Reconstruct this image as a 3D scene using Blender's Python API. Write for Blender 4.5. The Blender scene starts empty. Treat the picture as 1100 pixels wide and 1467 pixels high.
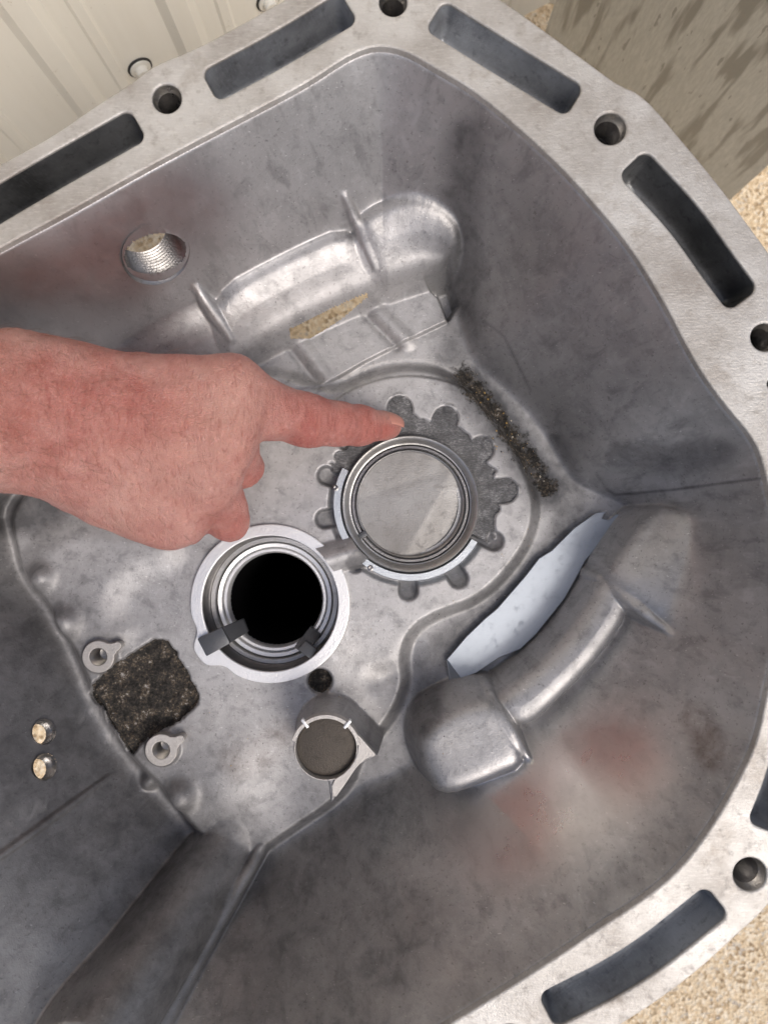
import bpy, bmesh, math, random
import numpy as np
from mathutils import Vector, Matrix
random.seed(7); rng = np.random.default_rng(7)
scene = bpy.context.scene
COL = scene.collection

# ------------------------------------------------------------------ camera, sky, sun, exposure
CAM_H, FPX, CX, CY = 0.40, 1060.0, 550.0, 733.5     # camera height above housing floor, focal length in photo pixels
cam_d = bpy.data.cameras.new('camera'); cam = bpy.data.objects.new('camera', cam_d); COL.objects.link(cam)
cam.location = (0, 0, CAM_H); cam.rotation_euler = (0, 0, 0)
cam_d.sensor_fit = 'VERTICAL'; cam_d.sensor_height = 36.0; cam_d.lens = 36.0 * FPX / 1467.0
cam_d.clip_start = 0.01; cam_d.clip_end = 200
cam_d.dof.use_dof = True; cam_d.dof.focus_distance = 0.365; cam_d.dof.aperture_fstop = 11.0
scene.camera = cam

SUN_TO = Vector((0.40, -0.42, 0.82)).normalized()
world = bpy.data.worlds.new('World'); scene.world = world; world.use_nodes = True
wn = world.node_tree.nodes; wl = world.node_tree.links
sky = wn.new('ShaderNodeTexSky'); sky.sky_type = 'NISHITA'; sky.sun_disc = False
sky.sun_elevation = math.asin(SUN_TO.z); sky.sun_rotation = math.atan2(SUN_TO.x, SUN_TO.y)
sky.air_density = 1.0; sky.dust_density = 5.0; sky.ozone_density = 1.0
wl.new(sky.outputs[0], wn['Background'].inputs[0]); wn['Background'].inputs[1].default_value = 0.15
sd_ = bpy.data.lights.new('sun', 'SUN'); sd_.energy = 1.5; sd_.angle = math.radians(25); sd_.color = (1.0, 0.97, 0.93)
sun = bpy.data.objects.new('sun', sd_); COL.objects.link(sun)
sun.rotation_euler = SUN_TO.to_track_quat('Z', 'Y').to_euler()
scene.view_settings.view_transform = 'Standard'; scene.view_settings.look = 'None'
scene.view_settings.gamma = 1.0; scene.view_settings.use_curve_mapping = False
scene.view_settings.exposure = -0.3
scene.render.engine = 'CYCLES'
scene.cycles.max_bounces = 6; scene.cycles.glossy_bounces = 5
scene.cycles.sample_clamp_indirect = 4.0
scene.cycles.use_adaptive_sampling = True; scene.cycles.adaptive_threshold = 0.015

# ------------------------------------------------------------------ helpers
GZ = -0.30            # ground
FZ = 0.105            # flange top face
PLZ = 0.012           # raised plateau round the two bores

def W(u, v, z):       # point of the place at height z
    s = (CAM_H - z) / FPX
    return ((u - CX) * s, (CY - v) * s)
def W3(u, v, z):
    x, y = W(u, v, z); return Vector((x, y, z))
def px(n, z): return n * (CAM_H - z) / FPX

def chaikin(pts, n=2, closed=True):
    p = [tuple(q) for q in pts]
    for _ in range(n):
        o = []
        m = len(p)
        for i in range(m if closed else m - 1):
            a, b = p[i], p[(i + 1) % m]
            o.append(tuple(.75*x + .25*y for x, y in zip(a, b))); o.append(tuple(.25*x + .75*y for x, y in zip(a, b)))
        if not closed: o = [p[0]] + o + [p[-1]]
        p = o
    return p

def seg_dist(X, Y, pts, closed=True):
    best = np.full(X.shape, 1e9)
    n = len(pts)
    for i in range(n if closed else n - 1):
        (ax, ay), (bx, by) = pts[i][:2], pts[(i + 1) % n][:2]
        dx, dy = bx - ax, by - ay; L = dx*dx + dy*dy + 1e-18
        t = np.clip(((X - ax)*dx + (Y - ay)*dy) / L, 0, 1)
        best = np.minimum(best, (X - ax - t*dx)**2 + (Y - ay - t*dy)**2)
    return np.sqrt(best)
def inside(X, Y, pts):
    r = np.zeros(X.shape, bool); n = len(pts)
    for i in range(n):
        (ax, ay), (bx, by) = pts[i], pts[(i + 1) % n]
        if ay == by: continue
        c = (ay > Y) != (by > Y)
        r ^= c & (X < (bx - ax) * (Y - ay) / (by - ay) + ax)
    return r
def sdf(X, Y, pts):
    d = seg_dist(X, Y, pts); return np.where(inside(X, Y, pts), -d, d)
def smooth(a, b, x):
    t = np.clip((x - a) / (b - a), 0, 1); return t*t*(3 - 2*t)
def smax(a, b, k):
    h = np.clip(.5 + .5*(a - b)/k, 0, 1); return b + (a - b)*h + k*h*(1 - h)
def smin(a, b, k): return -smax(-a, -b, k)

def thing(name, label, cat, loc=(0, 0, 0), group=None):
    o = bpy.data.objects.new(name, None); COL.objects.link(o); o.location = loc
    o.empty_display_size = .02
    o['label'] = label; o['category'] = cat
    if group: o['group'] = group
    return o
def link(name, me, mat, parent=None, label=None):
    o = bpy.data.objects.new(name, me); COL.objects.link(o)
    if mat is not None: me.materials.append(mat) if not me.materials else None
    if parent is not None:
        o.parent = parent
        w = Vector((0, 0, 0)); q = parent
        while q is not None: w += q.location; q = q.parent
        o.location = -w
    if label: o['label'] = label
    return o
def mesh(name, verts, faces, smooth_=True):
    me = bpy.data.meshes.new(name); me.from_pydata([tuple(v) for v in verts], [], faces); me.update()
    if smooth_: me.polygons.foreach_set('use_smooth', [True]*len(me.polygons))
    return me
def big_mesh(name, V, F):
    me = bpy.data.meshes.new(name)
    me.vertices.add(len(V)); me.vertices.foreach_set('co', np.asarray(V, np.float32).ravel())
    me.loops.add(F.size); me.loops.foreach_set('vertex_index', F.astype(np.int32).ravel())
    me.polygons.add(len(F)); me.polygons.foreach_set('loop_start', np.arange(0, F.size, F.shape[1], dtype=np.int32))
    me.update(calc_edges=True); me.validate()
    me.polygons.foreach_set('use_smooth', np.ones(len(me.polygons), bool)); me.update()
    return me

def frame(axis):
    a = Vector(axis).normalized(); t = Vector((0, 0, 1)) if abs(a.z) < .9 else Vector((1, 0, 0))
    u = a.cross(t).normalized(); return u, a.cross(u).normalized(), a
def lathe(name, c, prof, mat, parent, seg=96, a0=0.0, a1=2*math.pi, axis=(0, 0, 1), caps=False, sharp=True):
    c = Vector(c); full = abs(a1 - a0 - 2*math.pi) < 1e-6
    if tuple(axis) == (0, 0, 1): u, v, a = Vector((1, 0, 0)), Vector((0, 1, 0)), Vector((0, 0, 1))
    else: u, v, a = frame(axis)
    n = seg if full else seg + 1
    V = []; F = []
    for i in range(n):
        th = a0 + (a1 - a0)*i/seg
        e = u*math.cos(th) + v*math.sin(th)
        for r, z in prof: V.append(c + e*r + a*z)
    m = len(prof)
    for i in range(seg):
        j = (i + 1) % n
        for k in range(m - 1): F.append((i*m + k, j*m + k, j*m + k + 1, i*m + k + 1))
    if caps and not full:
        F.append(tuple(range(m))); F.append(tuple((n - 1)*m + k for k in reversed(range(m))))
    me = mesh(name, V, F)
    bm = bmesh.new(); bm.from_mesh(me); bmesh.ops.remove_doubles(bm, verts=bm.verts, dist=1e-7)
    bmesh.ops.recalc_face_normals(bm, faces=bm.faces)
    if sharp:
        for e in bm.edges:
            if len(e.link_faces) == 2 and e.calc_face_angle(0) > .6: e.smooth = False
    bm.to_mesh(me); bm.free()
    return link(name, me, mat, parent)

def plate(name, loops, z0, z1, bevel, mat, parent, res=2):
    """flat solid between z0 and z1 from outlines (first outer, the rest holes) with rounded edges"""
    cu = bpy.data.curves.new(name, 'CURVE'); cu.dimensions = '2D'; cu.fill_mode = 'BOTH'
    for lp in loops:
        sp = cu.splines.new('POLY'); sp.points.add(len(lp) - 1)
        for p, q in zip(sp.points, lp): p.co = (q[0], q[1], 0, 1)
        sp.use_cyclic_u = True
    cu.extrude = (z1 - z0)/2 - bevel; cu.bevel_depth = bevel; cu.bevel_resolution = res; cu.offset = -bevel
    tmp = bpy.data.objects.new(name + '_tmp', cu); COL.objects.link(tmp)
    dg = bpy.context.evaluated_depsgraph_get()
    me = bpy.data.meshes.new_from_object(tmp.evaluated_get(dg))
    bpy.data.objects.remove(tmp); bpy.data.curves.remove(cu)
    me.name = name; me.materials.clear()
    me.transform(Matrix.Translation((0, 0, (z0 + z1)/2)))
    bm = bmesh.new(); bm.from_mesh(me); bmesh.ops.remove_doubles(bm, verts=bm.verts, dist=1e-7)
    for f in bm.faces: f.smooth = True
    for e in bm.edges:
        if len(e.link_faces) == 2:
            c2 = sum(abs(q.normal.z) > .9995 for q in e.link_faces)
            if c2 == 1 or e.calc_face_angle(0) > .5: e.smooth = False
    bm.to_mesh(me); bm.free()
    return link(name, me, mat, parent)

def box(name, pts_bottom, pts_top, mat, parent, bevel=0.0):
    n = len(pts_bottom)
    V = list(pts_bottom) + list(pts_top)
    F = [tuple(reversed(range(n))), tuple(range(n, 2*n))] + [(i, (i + 1) % n, n + (i + 1) % n, n + i) for i in range(n)]
    me = mesh(name, V, F, False)
    bm = bmesh.new(); bm.from_mesh(me); bmesh.ops.recalc_face_normals(bm, faces=bm.faces)
    if bevel: bmesh.ops.bevel(bm, geom=bm.edges[:], offset=bevel, segments=2, affect='EDGES', profile=.5)
    for f in bm.faces: f.smooth = True
    for e in bm.edges:
        if len(e.link_faces) == 2 and e.calc_face_angle(0) > .7: e.smooth = False
    bm.to_mesh(me); bm.free()
    return link(name, me, mat, parent)

def circle(u, v, r, z, n=40):
    x, y = W(u, v, z); return [(x + r*math.cos(2*math.pi*i/n), y + r*math.sin(2*math.pi*i/n)) for i in range(n)]
def slot_loop(line, hw, z, n=8):
    """outline of a rounded slot round a centre line in photo pixels, lying at height z"""
    p = [Vector(q).to_2d() for q in line]
    L = []; R = []
    for i, q in enumerate(p):
        d = (p[min(i + 1, len(p) - 1)] - p[max(i - 1, 0)]).normalized(); nrm = Vector((-d.y, d.x))
        L.append(q + nrm*hw); R.append(q - nrm*hw)
    out = list(L)
    d = (p[-1] - p[-2]).normalized(); nr = Vector((-d.y, d.x))
    rc = hw*.55       # squarish rounded ends
    def end(c, d, nr):
        o = []
        for sgn in (1, -1):
            cc = c + nr*sgn*(hw - rc) + d*0
            rngi = range(n + 1) if sgn == 1 else range(n + 1)
            for k in rngi:
                a = (math.pi/2)*(1 - k/n) if sgn == 1 else -(math.pi/2)*(k/n)
                o.append(cc + d*rc*math.cos(a) + nr*rc*math.sin(a))
        return o
    out = L[:-1] + end(p[-1], d, nr) + list(reversed(R[:-1]))[:-1]
    d0 = (p[0] - p[1]).normalized(); n0 = Vector((-d0.y, d0.x))
    out = L[1:-1] + end(p[-1], d, nr) + list(reversed(R[1:-1])) + end(p[0], d0, n0)
    return [W(q.x, q.y, z) for q in out]

# ------------------------------------------------------------------ materials
def mat_new(name):
    m = bpy.data.materials.new(name); m.use_nodes = True
    nt = m.node_tree; b = nt.nodes['Principled BSDF']
    return m, nt, b
class NB:
    def __init__(s, nt): s.nt = nt
    def n(s, t, **k):
        o = s.nt.nodes.new(t)
        for a, b in k.items(): setattr(o, a, b)
        return o
    def l(s, a, b): s.nt.links.new(a, b)
    def coord(s, scale=(1, 1, 1), rot=(0, 0, 0)):
        c = s.n('ShaderNodeNewGeometry'); m = s.n('ShaderNodeMapping')
        m.inputs['Scale'].default_value = scale; m.inputs['Rotation'].default_value = rot
        s.l(c.outputs['Position'], m.inputs[0]); return m.outputs[0]
    def noise(s, co, scale, detail=4, rough=.55, dist=0.0):
        o = s.n('ShaderNodeTexNoise'); o.inputs['Scale'].default_value = scale; o.inputs['Detail'].default_value = detail
        o.inputs['Roughness'].default_value = rough; o.inputs['Distortion'].default_value = dist
        s.l(co, o.inputs['Vector']); return o.outputs['Fac']
    def voro(s, co, scale, feature='F1', out='Distance'):
        o = s.n('ShaderNodeTexVoronoi'); o.feature = feature; o.inputs['Scale'].default_value = scale
        s.l(co, o.inputs['Vector']); return o.outputs[out]
    def ramp(s, x, stops):
        o = s.n('ShaderNodeValToRGB'); e = o.color_ramp.elements
        while len(e) < len(stops): e.new(.5)
        for q, (p, c) in zip(e, stops):
            q.position = p; q.color = (c, c, c, 1) if isinstance(c, (int, float)) else (*c, 1)
        s.l(x, o.inputs[0]); return o.outputs[0]
    def math(s, op, a, b=None, clamp=False):
        o = s.n('ShaderNodeMath', operation=op, use_clamp=clamp)
        for i, q in enumerate((a, b)):
            if q is None: continue
            if isinstance(q, (int, float)): o.inputs[i].default_value = q
            else: s.l(q, o.inputs[i])
        return o.outputs[0]
    def mix(s, f, a, b, mode='MIX'):
        o = s.n('ShaderNodeMix', data_type='RGBA', blend_type=mode)
        for q, i in ((f, 0), (a, 6), (b, 7)):
            if isinstance(q, (int, float)): o.inputs[i].default_value = q
            elif isinstance(q, tuple): o.inputs[i].default_value = (*q, 1)
            else: s.l(q, o.inputs[i])
        return o.outputs[2]
    def bump(s, h, strength, dist, normal=None):
        o = s.n('ShaderNodeBump'); o.inputs['Strength'].default_value = strength; o.inputs['Distance'].default_value = dist
        s.l(h, o.inputs['Height'])
        if normal is not None: s.l(normal, o.inputs['Normal'])
        return o.outputs[0]

def metal(name, col, rough, metallic=1.0, grime=.35, scratch=.3, grain=.00012, stain=None, grime_col=(.10, .095, .09)):
    m, nt, b = mat_new(name); k = NB(nt)
    c = k.coord(); c2 = k.coord((1, 7, 1), (0, 0, .5))
    n1 = k.noise(c, 28, 6, .6); n2 = k.noise(c, 260, 4, .6); n3 = k.noise(c2, 300, 3, .6)
    big = k.ramp(n1, [(.38, 0.0), (.68, 1.0)])
    base = k.mix(k.math('MULTIPLY', big, grime), col, grime_col)
    spk = k.ramp(n2, [(.55, 0.0), (.72, 1.0)])
    base = k.mix(k.math('MULTIPLY', spk, grime*.6), base, grime_col)
    base = k.mix(k.math('MULTIPLY', k.ramp(n3, [(.5, 0.0), (.75, 1.0)]), scratch*.5), base, tuple(min(1, q*1.5) for q in col))
    if stain: base = k.mix(k.math('MULTIPLY', k.ramp(k.noise(c, 70, 5, .65), [(.56, 0.0), (.7, 1.0)]), .6), base, stain)
    k.l(base, b.inputs['Base Color'])
    r = k.math('ADD', k.math('MULTIPLY', n1, .25), rough - .12); r = k.math('ADD', r, k.math('MULTIPLY', spk, .15), True)
    k.l(r, b.inputs['Roughness']); b.inputs['Metallic'].default_value = metallic
    h = k.math('ADD', k.noise(c, 1300, 3, .6), k.math('MULTIPLY', n3, .4))
    k.l(k.bump(h, .5, grain*2.5), b.inputs['Normal'])
    return m

M = {}
M['machined'] = metal('machined_aluminium', (.92, .92, .92), .34, .65, .08, .3)
M['ring'] = metal('bearing_steel', (.55, .55, .55), .38, .9, .55, .4, grime_col=(.2, .18, .15))
M['ring_dark'] = metal('bearing_steel_dark', (.33, .32, .32), .34, 1.0, .5, .4)
M['bluegrey'] = metal('machined_step', (.60, .64, .68), .42, .9, .15, .2)
M['flange'] = metal('flange_face', (.60, .585, .56), .50, .55, .9, .55, .00022, stain=(.34, .30, .26), grime_col=(.34, .31, .28))
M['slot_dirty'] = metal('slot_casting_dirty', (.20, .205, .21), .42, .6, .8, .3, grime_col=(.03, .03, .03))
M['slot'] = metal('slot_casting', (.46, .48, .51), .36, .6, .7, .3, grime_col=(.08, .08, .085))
M['cap'] = metal('cap_dusty', (.36, .355, .35), .50, .6, .85, .2, .00012, grime_col=(.22, .21, .20))
M['clip'] = metal('clip_plastic', (.10, .105, .115), .38, .45, .2, .5)
M['washer'] = metal('lug_face', (.52, .50, .48), .5, .7, .2, .5, .0002)
M['thread'] = metal('thread_metal', (.62, .60, .57), .3, 1.0, .3, .3)
M['thread_black'] = metal('thread_deep', (.09, .088, .086), .4, .9, .4, .3, grime_col=(.02, .02, .02))  # near-black copy of the thread metal, for the shade deep down
M['thread_dark'] = metal('thread_metal_oily', (.36, .35, .345), .3, 1.0, .4, .3, grime_col=(.05, .045, .04))  # darker copy of the thread metal, hole shade put into its colour
M['strip'] = metal('tin_strip', (.42, .46, .51), .40, .9, .05, .15, .00003)
M['lug'] = metal('outer_lug', (.42, .42, .41), .55, .7, .55, .3, .0006, grime_col=(.16, .155, .15))
M['plug'] = metal('plug_face', (.095, .082, .07), .55, .6, .5, .3, .0003, grime_col=(.05, .045, .04))
m, nt, b = mat_new('dark_bore'); b.inputs['Base Color'].default_value = (.003, .003, .0035, 1); b.inputs['Roughness'].default_value = .9; b.inputs['Specular IOR Level'].default_value = .05; M['dark'] = m  # near-black colour stands in for the shade deep inside the holes

def casting_material():
    m, nt, b = mat_new('cast_aluminium'); k = NB(nt)
    c = k.coord(); at = k.n('ShaderNodeAttribute', attribute_name='dirt'); sp = k.n('ShaderNodeSeparateColor')
    k.l(at.outputs['Color'], sp.inputs[0])
    crust, soot_shade, white, rust = sp.outputs[0], sp.outputs[1], sp.outputs[2], at.outputs['Alpha']
    n1 = k.noise(c, 16, 4, .62, .6); n2 = k.noise(c, 90, 4, .65, .3); n3 = k.noise(c, 620, 3, .65); n4 = k.noise(c, 1500, 1, .5)
    col = k.mix(k.ramp(n1, [(.3, 0.0), (.7, 1.0)]), (.42, .415, .42), (.54, .535, .54))
    col = k.mix(k.math('MULTIPLY', k.ramp(n2, [(.48, 0.0), (.72, 1.0)]), .38), col, (.21, .21, .215))
    # fine dark casting specks
    spk = k.ramp(n3, [(.60, 0.0), (.70, 1.0)])
    col = k.mix(k.math('MULTIPLY', spk, .5), col, (.13, .125, .12))
    # rub marks
    cs = k.coord((1, 9, 2), (0, 0, .9)); ns = k.noise(cs, 120, 3, .6)
    col = k.mix(k.math('MULTIPLY', k.ramp(ns, [(.62, 0.0), (.72, 1.0)]), .35), col, (.66, .66, .66))
    cz = k.coord((1, 1, .16)); sz = k.noise(cz, 130, 4, .65, .4)
    col = k.mix(k.math('MULTIPLY', k.ramp(sz, [(.53, 0.0), (.68, 1.0)]), .42), col, (.17, .17, .175))
    col = k.mix(k.math('MULTIPLY', k.ramp(sz, [(.30, 1.0), (.42, 0.0)]), .5), col, (.62, .62, .63))
    nick = k.ramp(k.noise(k.coord((1, 3, 1), (.3, .2, 1.1)), 480, 2, .5), [(.70, 0.0), (.74, 1.0)])
    col = k.mix(k.math('MULTIPLY', nick, .7), col, (.78, .78, .78))
    # brown-grey oil film
    film = k.math('MULTIPLY', k.ramp(k.noise(c, 9, 4, .6, 1.0), [(.45, 0.0), (.7, 1.0)]), .18)
    col = k.mix(film, col, (.30, .28, .265))
    sm = k.math('MULTIPLY', soot_shade, k.math('ADD', .45, k.math('MULTIPLY', n2, 1.0)), True)
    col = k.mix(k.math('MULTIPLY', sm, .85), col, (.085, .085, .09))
    wn_ = k.ramp(k.noise(k.coord((3, 1, 1), (0, 0, -.5)), 75, 4, .6, 1.6), [(.44, 0.0), (.68, 1.0)])
    wm = k.math('MULTIPLY', white, wn_, True)
    col = k.mix(k.math('MULTIPLY', wm, .38), col, (.62, .61, .60))
    rm = k.math('MULTIPLY', rust, k.ramp(n2, [(.3, 0.0), (.75, 1.0)]), True)
    col = k.mix(k.math('MULTIPLY', rm, .85), col, (.13, .075, .045))
    cn = k.math('ADD', k.math('MULTIPLY', k.noise(c, 800, 3, .7), .5), k.math('MULTIPLY', k.noise(c, 190, 3, .6), .5))
    ccol = k.ramp(cn, [(.42, (.012, .011, .010)), (.52, (.04, .036, .032)), (.58, (.10, .075, .05)), (.62, (.20, .19, .18)), (.68, (.42, .40, .37))])
    cm = k.math('ADD', k.math('MULTIPLY', crust, 1.25), k.math('ADD', k.math('MULTIPLY', k.math('SUBTRACT', k.noise(c, 420, 4, .75), .5), 1.7), k.math('MULTIPLY', k.math('SUBTRACT', k.noise(c, 120, 3, .6), .5), 1.6)))
    cm = k.math('MULTIPLY', k.ramp(cm, [(.42, 0.0), (.75, 1.0)]), k.ramp(crust, [(.02, 0.0), (.12, 1.0)]))
    col = k.mix(cm, col, ccol)
    pol = k.n('ShaderNodeAttribute', attribute_name='polish').outputs['Fac']
    fa = k.n('ShaderNodeAttribute', attribute_name='fracture'); fr = k.ramp(k.math('ADD', fa.outputs['Fac'], k.math('MULTIPLY', k.math('SUBTRACT', k.noise(c, 330, 4, .7), .5), 1.5)), [(.45, 0.0), (.62, 1.0)])
    fr = k.math('MULTIPLY', fr, k.ramp(fa.outputs['Fac'], [(.05, 0.0), (.3, 1.0)]))
    fn = k.math('ADD', k.math('MULTIPLY', k.noise(k.coord((1, 2.6, 1), (0, 0, .8)), 620, 4, .75), .6), k.math('MULTIPLY', k.noise(c, 130, 3, .6), .4))
    col = k.mix(fr, col, k.ramp(fn, [(.35, (.05, .05, .052)), (.52, (.13, .13, .135)), (.66, (.36, .36, .37))]))
    col = k.mix(k.math('MULTIPLY', k.math('SUBTRACT', pol, .35, True), .6), col, (.62, .61, .62))
    k.l(col, b.inputs['Base Color'])
    k.l(k.math('SUBTRACT', k.math('ADD', .72, k.math('MULTIPLY', pol, .22)), k.math('MULTIPLY', k.math('MAXIMUM', cm, fr), .7), True), b.inputs['Metallic'])
    r = k.math('SUBTRACT', k.math('ADD', .42, k.math('MULTIPLY', n1, .16)), k.math('MULTIPLY', pol, .22)); r = k.math('ADD', r, k.math('MULTIPLY', n2, .18))
    r = k.math('ADD', r, k.math('ADD', k.math('MULTIPLY', cm, .4), k.math('MULTIPLY', wm, .08)), True)
    k.l(r, b.inputs['Roughness'])
    h = k.math('ADD', k.math('MULTIPLY', n3, .6), k.math('MULTIPLY', n4, .25)); h = k.math('ADD', h, k.math('MULTIPLY', n2, .3))
    h = k.math('ADD', h, k.math('MULTIPLY', k.math('MULTIPLY', cn, cm), 3.5))
    h = k.math('ADD', h, k.math('MULTIPLY', k.math('MULTIPLY', fn, fr), 5.0))
    h = k.math('MULTIPLY', h, k.math('SUBTRACT', 1.15, k.math('MULTIPLY', pol, .75)))
    k.l(k.bump(h, .6, .00035), b.inputs['Normal'])
    return m
M['cast'] = casting_material()

def ground_material():
    m, nt, b = mat_new('sandy_concrete'); k = NB(nt); c = k.coord()
    v = k.voro(c, 330, out='Color'); sp = k.n('ShaderNodeSeparateColor'); k.l(v, sp.inputs[0])
    col = k.ramp(sp.outputs[0], [(0.0, (.34, .24, .14)), (.25, (.72, .55, .35)), (.6, (.84, .69, .48)), (.9, (.90, .79, .62)), (1.0, (.50, .44, .37))])
    col = k.mix(k.ramp(k.noise(c, 700, 3, .7), [(.56, 0.0), (.68, .8)]), col, (.22, .17, .12))
    col = k.mix(k.math('MULTIPLY', k.ramp(k.noise(c, 12, 4), [(.4, 0.0), (.7, 1.0)]), .4), col, (.70, .56, .38))
    k.l(col, b.inputs['Base Color']); b.inputs['Roughness'].default_value = .9
    h = k.math('ADD', k.voro(c, 330), k.noise(c, 90, 5, .7))
    k.l(k.bump(h, .8, .002), b.inputs['Normal']); return m
M['ground'] = ground_material()

def shed_material():
    m, nt, b = mat_new('cream_painted_steel'); k = NB(nt); c = k.coord(); cz = k.coord((1, 1, .12))
    col = k.mix(k.ramp(k.noise(cz, 30, 5, .6), [(.4, 0.0), (.7, 1.0)]), (.80, .79, .73), (.74, .725, .66))
    col = k.mix(k.ramp(k.noise(c, 160, 5, .7), [(.66, 0.0), (.74, .7)]), col, (.42, .37, .28))
    k.l(col, b.inputs['Base Color']); b.inputs['Roughness'].default_value = .42
    k.l(k.bump(k.noise(c, 25, 3), .2, .002), b.inputs['Normal']); return m
M['shed'] = shed_material()
def panel_material():
    m, nt, b = mat_new('wet_stained_galvanised'); k = NB(nt); c = k.coord(); cz = k.coord((1, 1, .10))
    cz = k.coord((1, 1, .20)); n1 = k.noise(k.coord((1, 1, .13)), 95, 3, .45, .15); n2 = k.noise(c, 9, 2); n3 = k.noise(k.coord((1, 1, .25)), 230, 2, .5)
    wet = k.ramp(k.math('ADD', n1, k.math('MULTIPLY', n2, .30)), [(.66, 0.0), (.75, .9)])
    wet = k.math('MAXIMUM', wet, k.ramp(n3, [(.68, 0.0), (.70, .8)]))
    dry = k.mix(k.ramp(k.noise(k.coord((6, 6, 1), (.4, .2, .5)), 90, 4, .7), [(.4, 0.0), (.7, 1.0)]), (.36, .365, .345), (.45, .455, .43))
    col = k.mix(wet, dry, (.19, .192, .178))
    k.l(col, b.inputs['Base Color']); b.inputs['Metallic'].default_value = .35
    k.l(k.math('SUBTRACT', .55, k.math('MULTIPLY', wet, .2)), b.inputs['Roughness'])
    k.l(k.bump(k.noise(c, 200, 4), .15, .001), b.inputs['Normal']); return m
M['panel'] = panel_material()

def skin_material():
    m, nt, b = mat_new('skin'); k = NB(nt); c = k.coord()
    at = k.n('ShaderNodeAttribute', attribute_name='tone'); sp = k.n('ShaderNodeSeparateColor'); k.l(at.outputs['Color'], sp.inputs[0])
    red, tan, pale = sp.outputs
    n1 = k.noise(c, 60, 4, .6, .4); n2 = k.noise(c, 260, 4, .65); n3 = k.noise(c, 950, 3, .6)
    col = k.mix(k.ramp(n1, [(.32, 0.0), (.68, 1.0)]), (.66, .315, .27), (.45, .13, .11))
    col = k.mix(k.math('MULTIPLY', k.ramp(n2, [(.45, 0.0), (.66, 1.0)]), .55), col, (.50, .185, .145))
    col = k.mix(k.math('MULTIPLY', tan, .7), col, (.46, .185, .145))
    col = k.mix(k.math('MULTIPLY', red, .75), col, (.56, .17, .135))
    col = k.mix(k.math('MULTIPLY', pale, .7), col, (.74, .46, .38))
    cwr = k.coord((1, .22, .6), (0, 0, .25)); wvr = k.noise(cwr, 520, 4, .7, .4)
    col = k.mix(k.math('MULTIPLY', k.ramp(wvr, [(.30, 1.0), (.48, 0.0)]), .55), col, (.36, .10, .08))  # crease shade put into the colour of the wrinkle valleys
    col = k.mix(k.math('MULTIPLY', k.ramp(n3, [(.58, 0.0), (.7, 1.0)]), .30), col, (.78, .50, .43))
    col = k.mix(k.math('MULTIPLY', k.ramp(k.noise(c, 24, 3, .6), [(.50, 0.0), (.68, 1.0)]), .5), col, (.74, .45, .39))
    k.l(col, b.inputs['Base Color'])
    b.inputs['Subsurface Weight'].default_value = .25; b.inputs['Subsurface Radius'].default_value = (.006, .002, .001); b.inputs['Subsurface Scale'].default_value = .5
    b.inputs['Roughness'].default_value = .48; b.inputs['Specular IOR Level'].default_value = .4
    v = k.voro(c, 1250, 'DISTANCE_TO_EDGE'); cw = k.coord((1, .22, .6), (0, 0, .25)); wv = k.noise(cw, 520, 4, .7, .4)
    h = k.math('ADD', k.math('MULTIPLY', k.math('MINIMUM', v, .25), 1.4), k.math('MULTIPLY', wv, 1.9)); h = k.math('ADD', h, k.math('MULTIPLY', n2, .9))
    k.l(k.bump(h, .85, .0014), b.inputs['Normal']); return m
M['skin'] = skin_material()
m, nt, b = mat_new('nail'); b.inputs['Base Color'].default_value = (.52, .24, .19, 1); b.inputs['Roughness'].default_value = .3; M['nail'] = m
m, nt, b = mat_new('hair'); b.inputs['Base Color'].default_value = (.20, .09, .05, 1); b.inputs['Roughness'].default_value = .5; M['hair'] = m
m, nt, b = mat_new('black_rubber'); b.inputs['Base Color'].default_value = (.02, .02, .02, 1); b.inputs['Roughness'].default_value = .6; M['rubber'] = m
m, nt, b = mat_new('screw_paint'); b.inputs['Base Color'].default_value = (.72, .71, .66, 1); b.inputs['Roughness'].default_value = .4; M['screw'] = m

# ------------------------------------------------------------------ ground
g = 30.0
gm = mesh('ground', [(-g, -g, GZ), (g, -g, GZ), (g, g, GZ), (-g, g, GZ)], [(0, 1, 2, 3)], False)
go = link('ground', gm, M['ground']); go['kind'] = 'structure'

# ------------------------------------------------------------------ shed wall (ribbed cream steel) behind the housing
wd = Vector((.888, .46, 0)).normalized(); wn2 = Vector((.46, -.888, 0)).normalized()   # along the wall, out of the wall
D0 = 0.356
wall_o = -wn2*D0 + Vector((0, 0, GZ))
shed = thing('shed_wall', 'cream ribbed steel shed wall behind the metal housing', 'wall', tuple(wall_o))
prof = []
s = -1.2
pitch = .085
while s < 1.2:
    prof += [(s, 0), (s + .030, 0), (s + .036, .006), (s + .048, .006), (s + .054, 0), (s + .066, 0), (s + .068, .0015), (s + .074, .0015), (s + .076, 0)]
    s += pitch
V = []; F = []
zs = [0.0, 1.0]
for z in zs:
    for a, d in prof: V.append(wall_o + wd*a + wn2*d + Vector((0, 0, z)))
n = len(prof)
for i in range(n - 1): F.append((i, i + 1, n + i + 1, n + i))
me = mesh('ribbed_sheet', V, F, False); o = link('ribbed_sheet', me, M['shed'], shed)
md = o.modifiers.new('thick', 'SOLIDIFY'); md.thickness = .0012; md.offset = -1

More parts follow.
